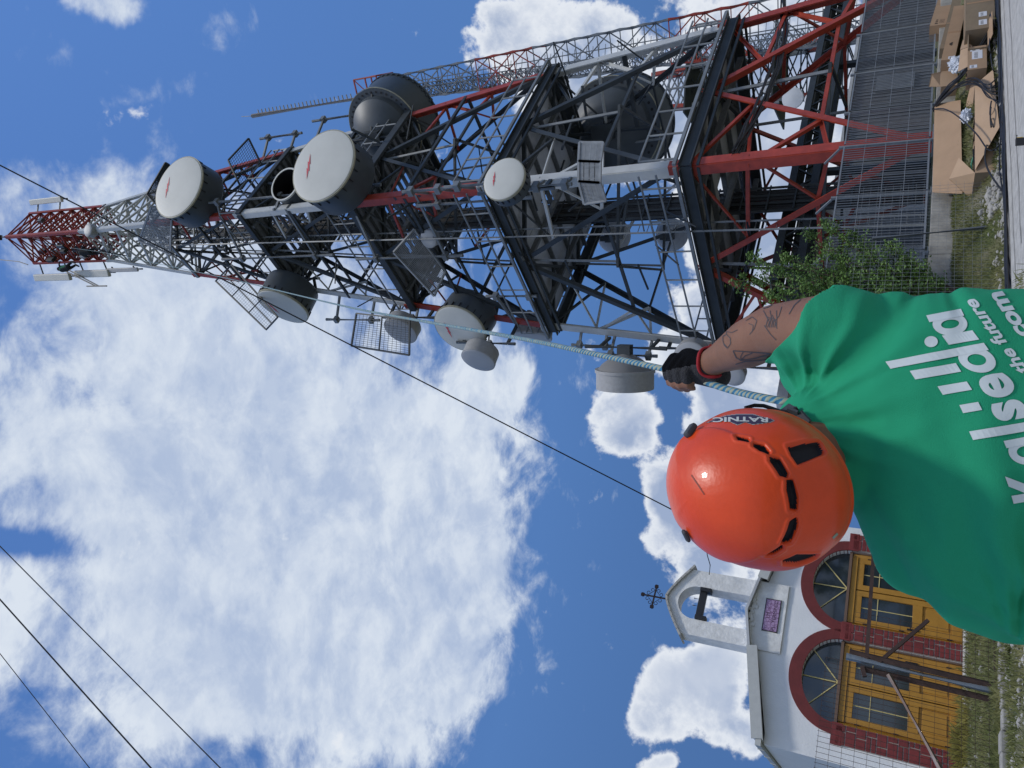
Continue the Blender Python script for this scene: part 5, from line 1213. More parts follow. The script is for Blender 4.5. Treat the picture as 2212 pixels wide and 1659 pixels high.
# shirt -------------------------------------------------------------
m = MB()
def torso(m, g=0.0):
    lv = [ # z, centre x, centre y, half width, half depth
     (.86, -.075, 1.40, .225, .155), (1.0, -.075, 1.40, .235, .16), (1.12, -.075, 1.385, .25, .165), (1.22, -.075, 1.375, .267, .165), (1.30, -.075, 1.365, .268, .16), (1.37, -.078, 1.36, .252, .148), (1.42, -.07, 1.355, .215, .128), (1.455, -.06, 1.35, .155, .105), (1.485, -.05, 1.345, .09, .08)]
    V = []; Fc = []; n = 48
    for (z, cx, cy, w_, d_) in lv:
        for k in range(n):
            a = 2 * math.pi * k / n; c_, s_ = math.cos(a), math.sin(a); e = 2.5
            V.append(Vector((cx + (w_ + g) * math.copysign(abs(c_) ** (2 / e), c_), cy + (d_ + g) * math.copysign(abs(s_) ** (2 / e), s_), z + .045 * math.copysign(abs(c_) ** (2 / e), c_) * min(1, max(0, (z - 1.0) / .35)))))
    for i in range(len(lv) - 1):
        for k in range(n): Fc.append((i * n + k, i * n + (k + 1) % n, (i + 1) * n + (k + 1) % n, (i + 1) * n + k))
    Fc.append(tuple(range(n - 1, -1, -1))); Fc.append(tuple((len(lv) - 1) * n + k for k in range(n))); m.add(V, Fc)
torso(m)
HEM = lim(1738, 706, 1.40)
capsule(m, Vector((.085, 1.345, 1.40)), Vector((.125, 1.345, 1.42)), .09, .062)       # right shoulder
ad_ = (ELR - SHR).normalized(); m.lathe(SHR, ad_, [(-.06, .03), (-.045, .06), (0, .074), (.06, .073), (.15, .066), (.2, .062), (.21, .03)], 40)   # sleeve
capsule(m, lim(1698, 764, 1.43), lim(1735, 790, 1.42), .020, .045); capsule(m, lim(1745, 800, 1.42), Vector((-.01, 1.36, 1.47)), .052, .075)                # cloth drawn up between sleeve and neck
capsule(m, lim(1742, 770, 1.40), SHR, .055, .062); capsule(m, Vector((.05, 1.345, 1.395)), SHR, .088, .076)
capsule(m, NB + Vector((0, 0, -.01)), NB + Vector((.015, .005, .042)), .092, .082)          # collar
capsule(m, SHL + Vector((.10, -.02, .025)), SHL, .082, .070); capsule(m, SHL, lerp(SHL, ELL, .55), .07, .066)
shirt = remeshed(m, 'shirt', M['shirt'], .0065, 9, person, 1)
hc_ = lim(1722, 702, 1.41); hd_ = (lim(1778, 634, 1.38) - lim(1666, 765, 1.43)).cross(ray(1722, 702)).normalized()
if hd_.dot(lim(1600, 640, 1.41) - hc_) < 0: hd_ = -hd_
def cut_sleeve(o):
    org = PW[person.name]; bm = bmesh.new(); bm.from_mesh(o.data); fs = set()
    for f in bm.faces:
        P = f.calc_center_median() + org; q = P - SHR; k = q.dot(ad_)
        if k > -.02 and (q - ad_ * k).length < .082: fs.add(f)
    es = {e for f in fs for e in f.edges}; vs = {v for f in fs for v in f.verts}
    r = bmesh.ops.bisect_plane(bm, geom=list(fs) + list(es) + list(vs), plane_co=hc_ - org, plane_no=hd_)
    dl = [f for f in bm.faces if (f.calc_center_median() + org - hc_).dot(hd_) > 0 and (lambda q: q.dot(ad_) > -.02 and (q - ad_ * q.dot(ad_)).length < .088)(f.calc_center_median() + org - SHR)]
    bmesh.ops.delete(bm, geom=dl, context='FACES'); loose = [v for v in bm.verts if not v.link_faces]; bmesh.ops.delete(bm, geom=loose, context='VERTS'); bm.to_mesh(o.data); bm.free()
cut_sleeve(shirt)
so_ = shirt.modifiers.new('cloth', 'SOLIDIFY'); so_.thickness = .004; so_.offset = -1
def wrinkle(o, org):
    me = o.data; n = len(me.vertices); co = np.empty(n * 3); me.vertices.foreach_get('co', co); co = co.reshape(-1, 3) + np.array(org); no = np.empty(n * 3); me.vertices.foreach_get('normal', no); no = no.reshape(-1, 3)
    d = np.zeros(n); x, y, z = co.T
    def fan(px, pz, r0, r1, k, amp, a0, a1, ph=0):
        dx_, dz_ = x - px, z - pz; r = np.hypot(dx_, dz_); a = np.arctan2(dz_, dx_)
        w_ = np.clip((r - .02) / r0, 0, 1) * np.exp(-(r / r1) ** 2); c = (a0 + a1) / 2; h = (a1 - a0) / 2; da = (a - c + np.pi) % (2 * np.pi) - np.pi; w_ = w_ * np.clip(1.2 - (np.abs(da) / h) ** 2, 0, 1)
        wob = .7 * np.sin(r * 23 + ph) + .35 * np.sin(r * 51 + ph * 2); s_ = np.sin(da * k + wob + ph); return amp * w_ * (np.sign(s_) * np.abs(s_) ** 1.5 - .3 * np.cos(2 * da * k + 1.3 * wob))
    pv = at(1735, 885, 1.36)
    d += fan(pv.x, pv.z, .05, .26, 13, .0050, math.radians(-75), math.radians(60))
    d += fan(pv.x - .02, pv.z, .06, .30, 9, .0050, math.radians(-150), math.radians(-60), 1.1)
    lv_ = np.array([-.30, 1.22]); d += fan(-.34, 1.25, .05, .34, 14, .0085, math.radians(-60), math.radians(20), .9); d += fan(-.36, 1.17, .05, .36, 12, .0085, math.radians(-30), math.radians(70), .5)
    d += fan(.26, 1.36, .04, .20, 10, .0045, math.radians(110), math.radians(230), 2.0)
    rs = np.array([noise.noise(Vector((a * 7, b * 5, c * 6))) + .5 * noise.noise(Vector((a * 16, b * 10, c * 13))) + .3 * noise.noise(Vector((a * 34 + c * 20, b * 20, c * 12))) for a, b, c in co]); d += rs * .0052
    back = np.clip(-no[:, 1] + .35, 0, 1)
    co += no * (d * (0.35 + .65 * back))[:, None]; co -= np.array(org); me.vertices.foreach_set('co', co.ravel()); me.update()
wrinkle(shirt, PW[person.name])
# body: one continuous skin -------------------------------------------
m = MB()
capsule(m, NB - Z * .1, NB + HU * -.02 + Vector((0, -.0, .05)), .07, .064); capsule(m, NB + Z * .02, HO - HU * .05 + HF * .02, .066, .07)
ellips(m, HO - HU * .005 + HF * .01, (HR, HF, HU), (.078, .098, .10)); ellips(m, HO - HU * .06 + HF * .045, (HR, HF, HU), (.060, .062, .062))
ellips(m, HO - HU * .105 + HF * .075, (HR, HF, HU), (.034, .030, .026))                                          # chin
capsule(m, HO - HU * .02 + HF * .105, HO - HU * .05 + HF * .128, .009, .014)                                    # nose
capsule(m, HO - HU * .085 + HF * .098 - HR * .018, HO - HU * .085 + HF * .098 + HR * .018, .008, .008)             # lips
for s_ in (-1, 1):
    ellips(m, HO - HU * .045 + HR * s_ * .079 + HF * .0, (HF, HU, HR), (.020, .032, .009)); ellips(m, HO - HU * .012 + HF * .088 + HR * s_ * .032, (HR, HF, HU), (.016, .014, .010))
ellips(m, Vector((-.06, 1.36, 1.3)), (X_, Y_, Z), (.20, .11, .16)); ellips(m, Vector((-.075, 1.38, 1.02)), (X_, Y_, Z), (.19, .12, .26))
capsule(m, Vector((.05, 1.35, 1.40)), SHR, .07, .062); capsule(m, SHR, ELR, .058, .050); ellips(m, lerp(ELR, WRR, .28), (X_, Y_, Z), (.050, .052, .05))
capsule(m, ELR, lerp(ELR, WRR, .35), .050, .050); capsule(m, lerp(ELR, WRR, .35), lerp(ELR, WRR, .8), .050, .033); capsule(m, lerp(ELR, WRR, .8), WRR, .033, .030)
capsule(m, Vector((-.2, 1.36, 1.38)), SHL, .07, .06); capsule(m, SHL, ELL, .055, .045); capsule(m, ELL, WRL, .045, .030)
# hands: palm and five fingers closed round the rope
def hand(m, C, r, side, to_cam, sc_=1.0, only=None):
    "C grip centre, r along the rope (index side), side = the way the knuckles lie, to_cam = outer side of the curled fingers"
    r, side = r.normalized(), side.normalized(); tc_ = to_cam - r * to_cam.dot(r); tc_ = (tc_ - side * tc_.dot(side)).normalized()
    tips = []
    for k, (o_, L_, rr) in enumerate(((.034, 1.0, .0105), (.012, 1.08, .011), (-.011, 1.02, .0105), (-.032, .84, .0095))):
        base = C + r * o_ + side * .034 + tc_ * .018; p1 = C + r * o_ + side * .012 + tc_ * (.034 * L_); p2 = C + r * (o_ * .98) - side * (.022 * L_) + tc_ * (.026 * L_); p3 = C + r * (o_ * .95) - side * (.032 * L_) + tc_ * .004 * L_
        capsule(m, base, p1, rr * 1.15, rr * 1.08, 14); capsule(m, p1, p2, rr * 1.08, rr, 14); capsule(m, p2, p3, rr, rr * .85, 14); tips.append((p1, p2, p3, rr))
    return tips
rope_dir = (RP1 - RP0).normalized()
side_v = ((_R * 1.0) - rope_dir * _R.dot(rope_dir)).normalized(); cam_v = (CAM - HC).normalized()
def palm(m, W_, C, r, side, tc_):
    ellips(m, C + side * .038 + tc_ * .004 - r * .002, (r, side, tc_), (.044, .022, .028)); capsule(m, W_, C + side * .030 - r * .012, .030, .026)
    capsule(m, C + side * .03 - r * .03 - tc_ * .012, C + side * .006 + r * .01 - tc_ * .026, .015, .0125, 14); capsule(m, C + side * .006 + r * .01 - tc_ * .026, C - side * .008 + r * .038 - tc_ * .022, .0125, .010, 14)   # thumb
palm(m, WRR, HC, rope_dir, side_v, cam_v); capsule(m, HC - rope_dir * .02 + side_v * .02, lim(1548, 812, 1.71), .028, .026); tipsR = hand(m, HC, rope_dir, side_v, cam_v)
HCL = Vector((-.03, 1.72, 1.36)); rl = (lim(1722, 872, 1.52) - HCL).normalized(); sl = Vector((-1, 0, 0)); palm(m, WRL, HCL, rl, sl, Y_); hand(m, HCL, rl, sl, Y_)
for s_ in (-1, 1):   # legs under the trousers
    h = Vector((-.075 + s_ * .10, 1.40, .92)); k = Vector((-.075 + s_ * .14, 1.36 + s_ * .06, .50)); f = Vector((-.075 + s_ * .17, 1.40 + s_ * .12, .08)); capsule(m, h, k, .085, .055); capsule(m, k, f, .052, .038); capsule(m, f, f + Vector((0, .14, -.03)), .035, .03)
body = remeshed(m, 'body', M['skin'], .0062, 4, person)
# trousers, boots
m = MB(); ellips(m, Vector((-.075, 1.40, .93)), (X_, Y_, Z), (.20, .15, .15))
for s_ in (-1, 1):
    h = Vector((-.075 + s_ * .10, 1.40, .90)); k = Vector((-.075 + s_ * .14, 1.36 + s_ * .06, .50)); f = Vector((-.075 + s_ * .17, 1.40 + s_ * .12, .12)); capsule(m, h, k, .108, .08); capsule(m, k, f, .08, .068)
remeshed(m, 'trousers', M['trouser'], .012, 5, person)
for s_ in (-1, 1):
    m = MB(); f = Vector((-.075 + s_ * .17, 1.40 + s_ * .12, .07)); capsule(m, f, f + Z * .09, .062, .058); ellips(m, f + Vector((0, .08, -.012)), (X_, Y_, Z), (.056, .145, .056)); m.box(f + Vector((0, .07, -.055)), (.10, .28, .022)); remeshed(m, 'boot', M['boot'], .01, 3, person)
m = MB()
for s_ in (-1, 1): ellips(m, HO - HU * .016 + HF * .097 + HR * s_ * .032, (HR, HF, HU), (.010, .008, .006), 16)
m.build('eyes', M['radome'], person, smooth=True)
# tattoos drawn on the arm: thin ink lines laid on the skin
def bvh_of(o):
    org = PW[o.name]; me = o.data; V = [v.co + org for v in me.vertices]; return BVHTree.FromPolygons(V, [tuple(p.vertices) for p in me.polygons])
tb = bvh_of(body); sb = bvh_of(shirt)
def hit(b, x, y):
    loc, nrm, i, d_ = b.ray_cast(CAM, ray(x, y).normalized()); return (loc, nrm) if loc else (None, None)
def C2(cx, cy): return (1371.5 + .3968 * cx, 603.5 + .3968 * cy)
ink = MB()
def stroke(pts, w=1.3, conv=C2):
    P = []
    for (a, b) in zip(pts[:-1], pts[1:]):
        n = max(2, int(math.hypot(b[0] - a[0], b[1] - a[1]) / 5))
        for k in range(n): P.append(lerp((*a, 0), (*b, 0), k / n))
    P.append(Vector((*pts[-1], 0)))
    for k in range(len(P) - 1):
        a, b = P[k], P[k + 1]; d_ = (b - a); L_ = d_.length
        if L_ < 1e-6: continue
        q = Vector((-d_.y, d_.x, 0)) / L_ * w * 1.9; quad = []
        for c in (a - q, b - q, b + q, a + q):
            h, nn = hit(tb, *conv(c.x, c.y))
            if h is None: quad = None; break
            quad.append(h + nn * .0006)
        if quad and (quad[0] - quad[2]).length < .03: ink.add(quad, [(0, 1, 2, 3)])
stroke([(535, 388), (740, 402)], 1.6); stroke([(535, 388), (552, 425), (578, 440)], 1.6); stroke([(578, 440), (600, 415), (640, 400)], 1.2); stroke([(578, 440), (650, 430), (735, 405)], 1.4); stroke([(548, 462), (600, 445), (680, 440), (738, 435)], 1.4); stroke([(590, 395), (575, 420), (580, 440)], 1.0)
stroke([(480, 310), (500, 300), (520, 320), (522, 350), (505, 375), (488, 360), (480, 335), (480, 310)], 1.2); stroke([(500, 300), (498, 285), (530, 290), (560, 275)], 1.1); stroke([(505, 375), (485, 350)], 1.4)
stroke([(605, 225), (640, 205), (665, 225), (650, 270), (625, 300)], 1.1); stroke([(620, 240), (645, 250), (640, 285)], 1.0)
for k in range(7): stroke([(700 + k * 12, 170 + (k % 3) * 24), (725 + k * 8, 215 + (k % 2) * 18), (712 + k * 10, 262)], 1.1)
stroke([(700, 160), (730, 150), (762, 130)], 1.3); stroke([(705, 250), (740, 300), (770, 330)], 1.3); stroke([(760, 230), (785, 200), (800, 150)], 1.1); stroke([(720, 205), (760, 215), (775, 270)], 1.1)
stroke([(840, 190), (870, 140), (915, 100)], 1.4)
if ink.f: ink.build('tattoo', M['tattoo'], person)
# gloves: fabric over palm and first joints
gm = MB()
W2 = lerp(WRR, HC, .12); gm.lathe(lerp(ELR, WRR, .93), WRR - ELR, [(0, .0335), (.012, .0338), (.06, .033)], 28, caps=True)
ellips(gm, HC + side_v * .039 + cam_v * .006 - rope_dir * .002, (rope_dir, side_v, cam_v), (.049, .026, .033)); capsule(gm, W2, HC + side_v * .030 - rope_dir * .012, .036, .031)
capsule(gm, HC - rope_dir * .01 + side_v * .018, lim(1550, 812, 1.71), .033, .030)
tc2 = cam_v - rope_dir * cam_v.dot(rope_dir); tc2 = (tc2 - side_v * tc2.dot(side_v)).normalized()
for k, (o_, L_, rr) in enumerate(((.034, 1.0, .0105), (.012, 1.08, .011), (-.011, 1.02, .0105), (-.032, .84, .0095))):
    base = HC + rope_dir * o_ + side_v * .034 + tc2 * .018; p1 = HC + rope_dir * o_ + side_v * .012 + tc2 * (.034 * L_); p2 = HC + rope_dir * (o_ * .98) - side_v * (.022 * L_) + tc2 * (.026 * L_)
    capsule(gm, base, p1, rr * 1.15 + .004, rr * 1.08 + .004, 14); capsule(gm, p1, lerp(p1, p2, .55), rr * 1.08 + .004, rr + .0035, 14)
capsule(gm, HC + side_v * .03 - rope_dir * .03 - tc2 * .012, HC + side_v * .006 + rope_dir * .01 - tc2 * .026, .019, .016, 14)
glove = remeshed(gm, 'glove', M['gloveb'], .0035, 3, person, 0)
glove.data.materials.append(M['gloveg'])
for p in glove.data.polygons:      # grey palm leather on the lower side
    c = Vector(p.center) + PW[person.name] - HC
    if c.dot(side_v) < .014 - c.dot(rope_dir) * .35: p.material_index = 1
m = MB(); cuf = []; wc = lerp(ELR, WRR, .935); wd = (WRR - ELR).normalized(); a_, b_, _ = m.frame(wd)
m.tube([wc + (a_ * math.cos(t) + b_ * math.sin(t)) * (.0350) + wd * .006 * math.sin(3 * t) for t in np.linspace(0, 2 * math.pi, 41)], .0040, 8, cap=False); m.build('cuff', M['redpipe'], glove, smooth=True)
# helmet ---------------------------------------------------------------
hrx, hry, hrz = .1235, .147, .127
def hpt(al, th, off=0.0):
    "al: azimuth from the back centre towards the right; th: polar angle from the crown"
    s_, c_ = math.sin(th), math.cos(th); e = .92
    x = hrx * s_ * math.sin(al); y = -hry * s_ * math.cos(al); z = hrz * c_ if c_ > 0 else hrz * c_ * .9
    n = Vector((x / hrx ** 2, y / hry ** 2, z / hrz ** 2)).normalized(); return Vector((x, y, z)), n
def to_local(P): d_ = P - HO; return Vector((d_.dot(HR), d_.dot(HF), d_.dot(HU)))
def from_local(v): return HO + HR * v.x + HF * v.y + HU * v.z
bm_ = MB(); NA, NT = 64, 40; V = []; Fc = []
for i in range(NT + 1):
    for k in range(NA): V.append(from_local(hpt(2 * math.pi * k / NA, math.pi * .72 * i / NT)[0]))
for i in range(NT):
    for k in range(NA): Fc.append((i * NA + k, i * NA + (k + 1) % NA, (i + 1) * NA + (k + 1) % NA, (i + 1) * NA + k))
hb = BVHTree.FromPolygons(V, Fc)
def h_coord(cx, cy):
    loc, nn, i, d_ = hb.ray_cast(CAM, ray(*C2(cx, cy)).normalized())
    if loc is None: return None
    v = to_local(loc); th = math.acos(max(-1, min(1, v.z / hrz if v.z > 0 else v.z / hrz / .9))); al = math.atan2(v.x / hrx, -v.y / hry); return al, th
VENTS = [[(553, 850), (612, 858), (616, 876), (562, 868)], [(650, 890), (700, 895), (726, 925), (722, 938), (680, 925), (650, 905)], [(740, 968), (790, 975), (832, 1050), (826, 1068), (790, 1060), (742, 990)],
 [(834, 1100), (862, 1095), (888, 1180), (884, 1252), (850, 1245), (832, 1150)], [(850, 1330), (884, 1316), (888, 1350), (850, 1440), (810, 1448), (808, 1430)], [(740, 1500), (800, 1470), (800, 1485), (745, 1516), (722, 1516)],
 [(845, 908), (1015, 888), (1036, 925), (1028, 940), (890, 990), (862, 950)], [(815, 1545), (880, 1520), (995, 1508), (985, 1525), (900, 1560), (820, 1566)]]
VP = []
for v in VENTS:
    c = [h_coord(*p) for p in v]
    if all(c):
        ca_ = sum(a for a, t in c) / len(c); ct_ = sum(t for a, t in c) / len(c); VP.append([((ca_ + (a - ca_) * 1.06) * .8, ct_ + (t - ct_) * .98) for a, t in c])
def sd_poly(p, poly):
    x, y = p; d = 1e9; ins = False; n = len(poly)
    for i in range(n):
        ax_, ay = poly[i]; bx, by = poly[(i + 1) % n]; ex, ey = bx - ax_, by - ay; wx, wy = x - ax_, y - ay; t = max(0, min(1, (wx * ex + wy * ey) / (ex * ex + ey * ey + 1e-12)))
        d = min(d, (wx - ex * t) ** 2 + (wy - ey * t) ** 2)
        if ((ay > y) != (by > y)) and (x < (bx - ax_) * (y - ay) / (by - ay + 1e-12) + ax_): ins = not ins
    return -math.sqrt(d) if ins else math.sqrt(d)
BB = [(min(a for a, _ in p) - .12, max(a for a, _ in p) + .12, min(t for _, t in p) - .12, max(t for _, t in p) + .12) for p in VP]
# crease between crown and side band, through the tops of the vents
CR = [h_coord(*p) for p in ((560, 835), (700, 905), (850, 1080), (880, 1250), (818, 1440), (700, 1520))]; CR = sorted([c for c in CR if c])
def crease(al):
    if al <= CR[0][0]: return CR[0][1]
    if al >= CR[-1][0]: return CR[-1][1]
    for (a0, t0), (a1, t1) in zip(CR[:-1], CR[1:]):
        if a0 <= al <= a1: return t0 + (t1 - t0) * (al - a0) / (a1 - a0)
print('CREASE', [(round(a, 2), round(t, 2)) for a, t in CR], 'VENTS', len(VP))
NA, NT = 560, 270;
ALS = list(np.linspace(-math.pi, -1.75, 50)[:-1]) + list(np.linspace(-1.75, 1.75, 462)) + list(np.linspace(1.75, math.pi, 51)[1:-1]); NA = len(ALS); V = []; Fc = []; MI = []; rim = .66 * math.pi; dark = np.zeros((NT + 1, NA))
for i in range(NT + 1):
    for k in range(NA):
        al = ALS[k]; edge = rim + .05 * math.cos(al) - .10 * math.exp(-((abs(al) - 1.7) / .5) ** 2); th = edge * i / NT; v, n = hpt(al, th); off = 0
        cth = 1.22 + .0 * al if not CR else crease(al); off -= .0045 * (1 / (1 + math.exp(-(th - cth + .03) / .013))); off += .003 * (1 / (1 + math.exp(-(th - cth - .42) / .05)))          # step down below the crown
        off += .0035 * math.exp(-((th - edge * .985) / .05) ** 2)                       # thickened rim
        off += .0018 * math.exp(-((abs(al) - 2.35) / .14) ** 2) * math.sin(min(th, 1.5))
        s_ = 1.0
        for poly, (a0, a1, t0, t1) in zip(VP, BB):
            if a0 < al * .8 < a1 and t0 < th < t1: s_ = min(s_, sd_poly((al * .8, th), poly))
        s_ -= .006; f = 1 / (1 + math.exp(max(-30, min(30, (s_ + .002) / .006)))); off -= .010 * f; off += .0012 * math.exp(-((s_ - .035) / .018) ** 2)
        dark[i, k] = s_; V.append(from_local(v + n * off))
for i in range(NT):
    for k in range(NA):
        if i == 0 and False: continue
        Fc.append((i * NA + k, i * NA + (k + 1) % NA, (i + 1) * NA + (k + 1) % NA, (i + 1) * NA + k)); MI.append(1 if dark[i, k] + dark[i + 1, k] < .004 else 0)
m = MB(); m.add(V, Fc); m.mi = MI
# inner liner
o0 = len(m.v)
helm = m.build('helmet', [M['helmet'], M['foam']], person); helm.data.polygons.foreach_set('use_smooth', [True] * len(helm.data.polygons))
m = MB(); V = []; Fc = []
for i in range(31):
    for k in range(48):
        al = -math.pi + 2 * math.pi * k / 48; edge = rim + .05 * math.cos(al) - .10 * math.exp(-((abs(al) - 1.7) / .5) ** 2); v, n = hpt(al, edge * i / 30); V.append(from_local(v - n * .013))
for i in range(30):
    for k in range(48): Fc.append((i * 48 + k, i * 48 + (k + 1) % 48, (i + 1) * 48 + (k + 1) % 48, (i + 1) * 48 + k))
m.add(V, Fc); m.build('liner', M['foam'], helm, smooth=True)
hb2 = bvh_of(helm)
def decal(pts_polys, mt, name, conv=C2, off=.0006, sub=6, b=None, parent=None):
    "flat shapes laid on a curved surface: pts_polys is a list of quads/tris in picture coordinates"
    m = MB(); b = b or hb2
    for poly in pts_polys:
        P = []
        for (x, y) in poly:
            h, nn = hit(b, *conv(x, y))
            if h is None: P = None; break
            P.append(h + nn * off)
        if P: m.add(P, [tuple(range(len(P)))])
    return m.build(name, mt, parent or helm) if m.f else None
def fill(poly, step):
    "cut a polygon into small cells so that it can follow the surface"
    xs = [p[0] for p in poly]; ys = [p[1] for p in poly]; out = []
    x = min(xs)
    while x < max(xs):
        y = min(ys)
        while y < max(ys):
            if sd_poly((x + step / 2, y + step / 2), poly) < 0: out.append([(x, y), (x + step, y), (x + step, y + step), (x, y + step)])
            y += step
        x += step
    return out
ST = [(392, 782), (440, 762), (500, 745), (560, 738), (640, 738), (690, 752), (742, 764), (752, 770), (735, 778), (690, 784), (640, 790), (600, 778), (560, 792), (520, 776), (470, 770), (430, 776)]
def grow(poly, g): cx = sum(p[0] for p in poly) / len(poly); cy = sum(p[1] for p in poly) / len(poly); return [(cx + (x - cx) * g, cy + (y - cy) * (1 + (g - 1) * 3)) for x, y in poly]
decal(fill(grow(ST, 1.05), 3), mat('sticker_edge', (.35, .36, .34), .5), 'sticker_edge', off=.0004); decal(fill(ST, 3), mat('sticker_dark', (.05, .03, .06), .5), 'sticker', off=.0008)
def warp_text(txt, fn, bold=.02, cut=.12):
    cu = bpy.data.curves.new('t', 'FONT'); cu.body = txt; cu.size = 1; cu.offset = bold; cu.resolution_u = 6; o = bpy.data.objects.new('t', cu); COL.objects.link(o)
    dg = bpy.context.evaluated_depsgraph_get(); me = bpy.data.meshes.new_from_object(o.evaluated_get(dg)); bpy.data.objects.remove(o)
    bm = bmesh.new(); bm.from_mesh(me); bmesh.ops.triangulate(bm, faces=bm.faces)
    for _ in range(3):
        es = [e for e in bm.edges if e.calc_length() > cut]
        if not es: break
        bmesh.ops.subdivide_edges(bm, edges=es, cuts=1); bmesh.ops.triangulate(bm, faces=bm.faces)
    bm.verts.ensure_lookup_table(); V = [v.co.copy() for v in bm.verts]; Fc = [tuple(v.index for v in f.verts) for f in bm.faces]; bm.free()
    x0 = min(v.x for v in V); x1 = max(v.x for v in V); return [fn((v.x - x0) / (x1 - x0), v.y) for v in V], Fc
def text_decal(items, mt, name, b, parent, off=.0012, conv=C2):
    m = MB()
    for txt, fn, bold in items:
        P, Fc = warp_text(txt, fn, bold); Q = []
        for (x, y) in P:
            h, nn = hit(b, *conv(x, y)); Q.append((h + nn * off) if h is not None else None)
        idx = {}; V = []
        for i, q in enumerate(Q):
            if q is not None: idx[i] = len(V); V.append(q)
        fs = [tuple(idx[i] for i in f) for f in Fc if all(i in idx for i in f)]
        fs = [f for f in fs if max((V[f[0]] - V[f[1]]).length, (V[f[1]] - V[f[2]]).length) < .06]
        m.add(V, fs)
    return m.build(name, mt, parent) if m.f else None
text_decal([('RATNIC', lambda u, v: (425 + 300 * (1 - u) * 1.0, 752 + v * 34 + abs(u - .5) * 10), .03)], M['radome'], 'sticker_lettering', hb2, helm, .0012)
# rubber clips and scratch marks
def clip_at(cx, cy, s_, name='clip'):
    c = h_coord(cx, cy)
    if not c: return
    v, n = hpt(*c); P = from_local(v); N_ = (HR * n.x + HF * n.y + HU * n.z).normalized(); t_ = N_.cross(HU).normalized(); m = MB(); m.box(P + N_ * .004, s_, (t_, N_.cross(t_), N_)); m.build(name, M['strap'], helm, bevel=.004)
clip_at(312, 832, (.014, .026, .011)); clip_at(290, 1388, (.010, .026, .007))
decal(fill([(305, 1066), (312, 1064), (382, 1170), (376, 1172)], 3), mat('scuff', (.22, .03, .01), .6), 'scuff'); decal(fill([(1072, 1402), (1098, 1378), (1106, 1388), (1080, 1414)], 3), mat('paint_fleck', (.25, .32, .25), .6), 'paint_fleck')
# straps at the right ear
m = MB(); e_ = HO - HU * .045 + HR * .083
def band(pts, w, t, up): 
    for a, b in zip(pts[:-1], pts[1:]): m.beam(a, b, t, w, up=up)
S0 = at(*C2(615, 695), 1.24); arc = [at(*C2(x, y), Yq) for x, y, Yq in ((600, 700, 1.25), (650, 686, 1.26), (700, 688, 1.27), (750, 704, 1.27), (800, 722, 1.27), (850, 720, 1.27), (885, 700, 1.27))]
m.tube(arc, .0035, 6); m.build('strap', M['foam'], helm, smooth=True)
m = MB(); band([at(*C2(835, 712), 1.265), at(*C2(890, 735), 1.262), at(*C2(940, 790), 1.258)], .022, .004, HF); band([at(*C2(800, 735), 1.27), at(*C2(860, 690), 1.29), at(*C2(895, 680), 1.31)], .018, .006, HF); m.build('chin_strap', M['strap'], helm)
# lettering on the back ----------------------------------------------------
def C4(cx, cy): return (1975 + .3305 * cx, 576 + .3305 * cy)
BL = [(150, 175), (345, 335), (460, 415), (580, 510), (765, 630), (925, 708), (1045, 765), (1190, 830), (1400, 905), (1600, 960)]
def base(cy, tab=BL):
    for (a, xa), (b, xb) in zip(tab[:-1], tab[1:]):
        if cy <= b: return xa + (xb - xa) * (cy - a) / (b - a)
    return tab[-1][1]
def glyph(cL, cR, xh, tab=BL, xr=.52):
    "letter spans from cL (its left edge) to cR (right edge)"
    def fn(u, v): cy = cL + (cR - cL) * u; h = v / xr * xh; return (base(cy, tab) - h, cy + h * .17)
    return fn
H = 205
items = [('K', glyph(1500, 1300, H), .045), ('s', glyph(985, 862, H), .04), ('e', glyph(838, 690, H), .03),  ]
def ring_letter(cL, cR, h, asc, sw=47, shear=1.0, tv=52):
    "round single storey letter: a bowl with a stem on its right, the stem rising to asc"
    cm = (cL + cR) / 2; a_ = (cL - cR) / 2; b0_ = base(cm); dlt = (base(cm + 20) - base(cm - 20)) / 40 * shear
    def px(cy, v): return (b0_ + dlt * (cy - cm) - v, cy + v * .19)
    q = []; n = 40; cc_ = cm + sw * .12; ao = a_ * .98
    for k in range(n):
        t0_, t1_ = 2 * math.pi * k / n, 2 * math.pi * (k + 1) / n
        e = lambda t, r, s: px(cc_ + (ao - r) * math.cos(t), h / 2 + (h / 2 - s) * math.sin(t))
        q += [[e(t0_, 0, 0), e(t1_, 0, 0), e(t1_, sw * .5, tv * .5), e(t0_, sw * .5, tv * .5)], [e(t0_, sw * .5, tv * .5), e(t1_, sw * .5, tv * .5), e(t1_, sw, tv), e(t0_, sw, tv)]]
    st_ = []; m_ = 14
    for k in range(m_): v0, v1 = asc * k / m_, asc * (k + 1) / m_; st_.append([px(cR + sw, v0), px(cR, v0), px(cR, v1), px(cR + sw, v1)])
    decal(q, M['print'], 'print', C4, .0012, b=sb, parent=shirt); decal(st_, M['print'], 'print', C4, .0015, b=sb, parent=shirt)
ring_letter(1268, 1100, 212, 212); ring_letter(668, 500, 215, 640); ring_letter(424, 280, 218, 228, 44, .62)
text_decal(items, M['print'], 'print', sb, shirt, conv=C4)
def bar(cy, z0, z1, w_): 
    out = []
    n = 10
    for k in range(n):
        v0, v1 = z0 + (z1 - z0) * k / n, z0 + (z1 - z0) * (k + 1) / n
        out.append([(base(cy + w_) - v0, cy + w_ + v0 * .17), (base(cy - w_) - v0, cy - w_ + v0 * .17), (base(cy - w_) - v1, cy - w_ + v1 * .17), (base(cy + w_) - v1, cy + w_ + v1 * .17)])
    return out
for q_i in (bar(1040, 0, 390, 28), bar(868, 250, 372, 26), bar(736, 250, 442, 27), bar(618, 245, 545, 28), bar(448, 5, 205, 30)): decal(q_i, M['print'], 'print_bar', C4, .0013, b=sb, parent=shirt)
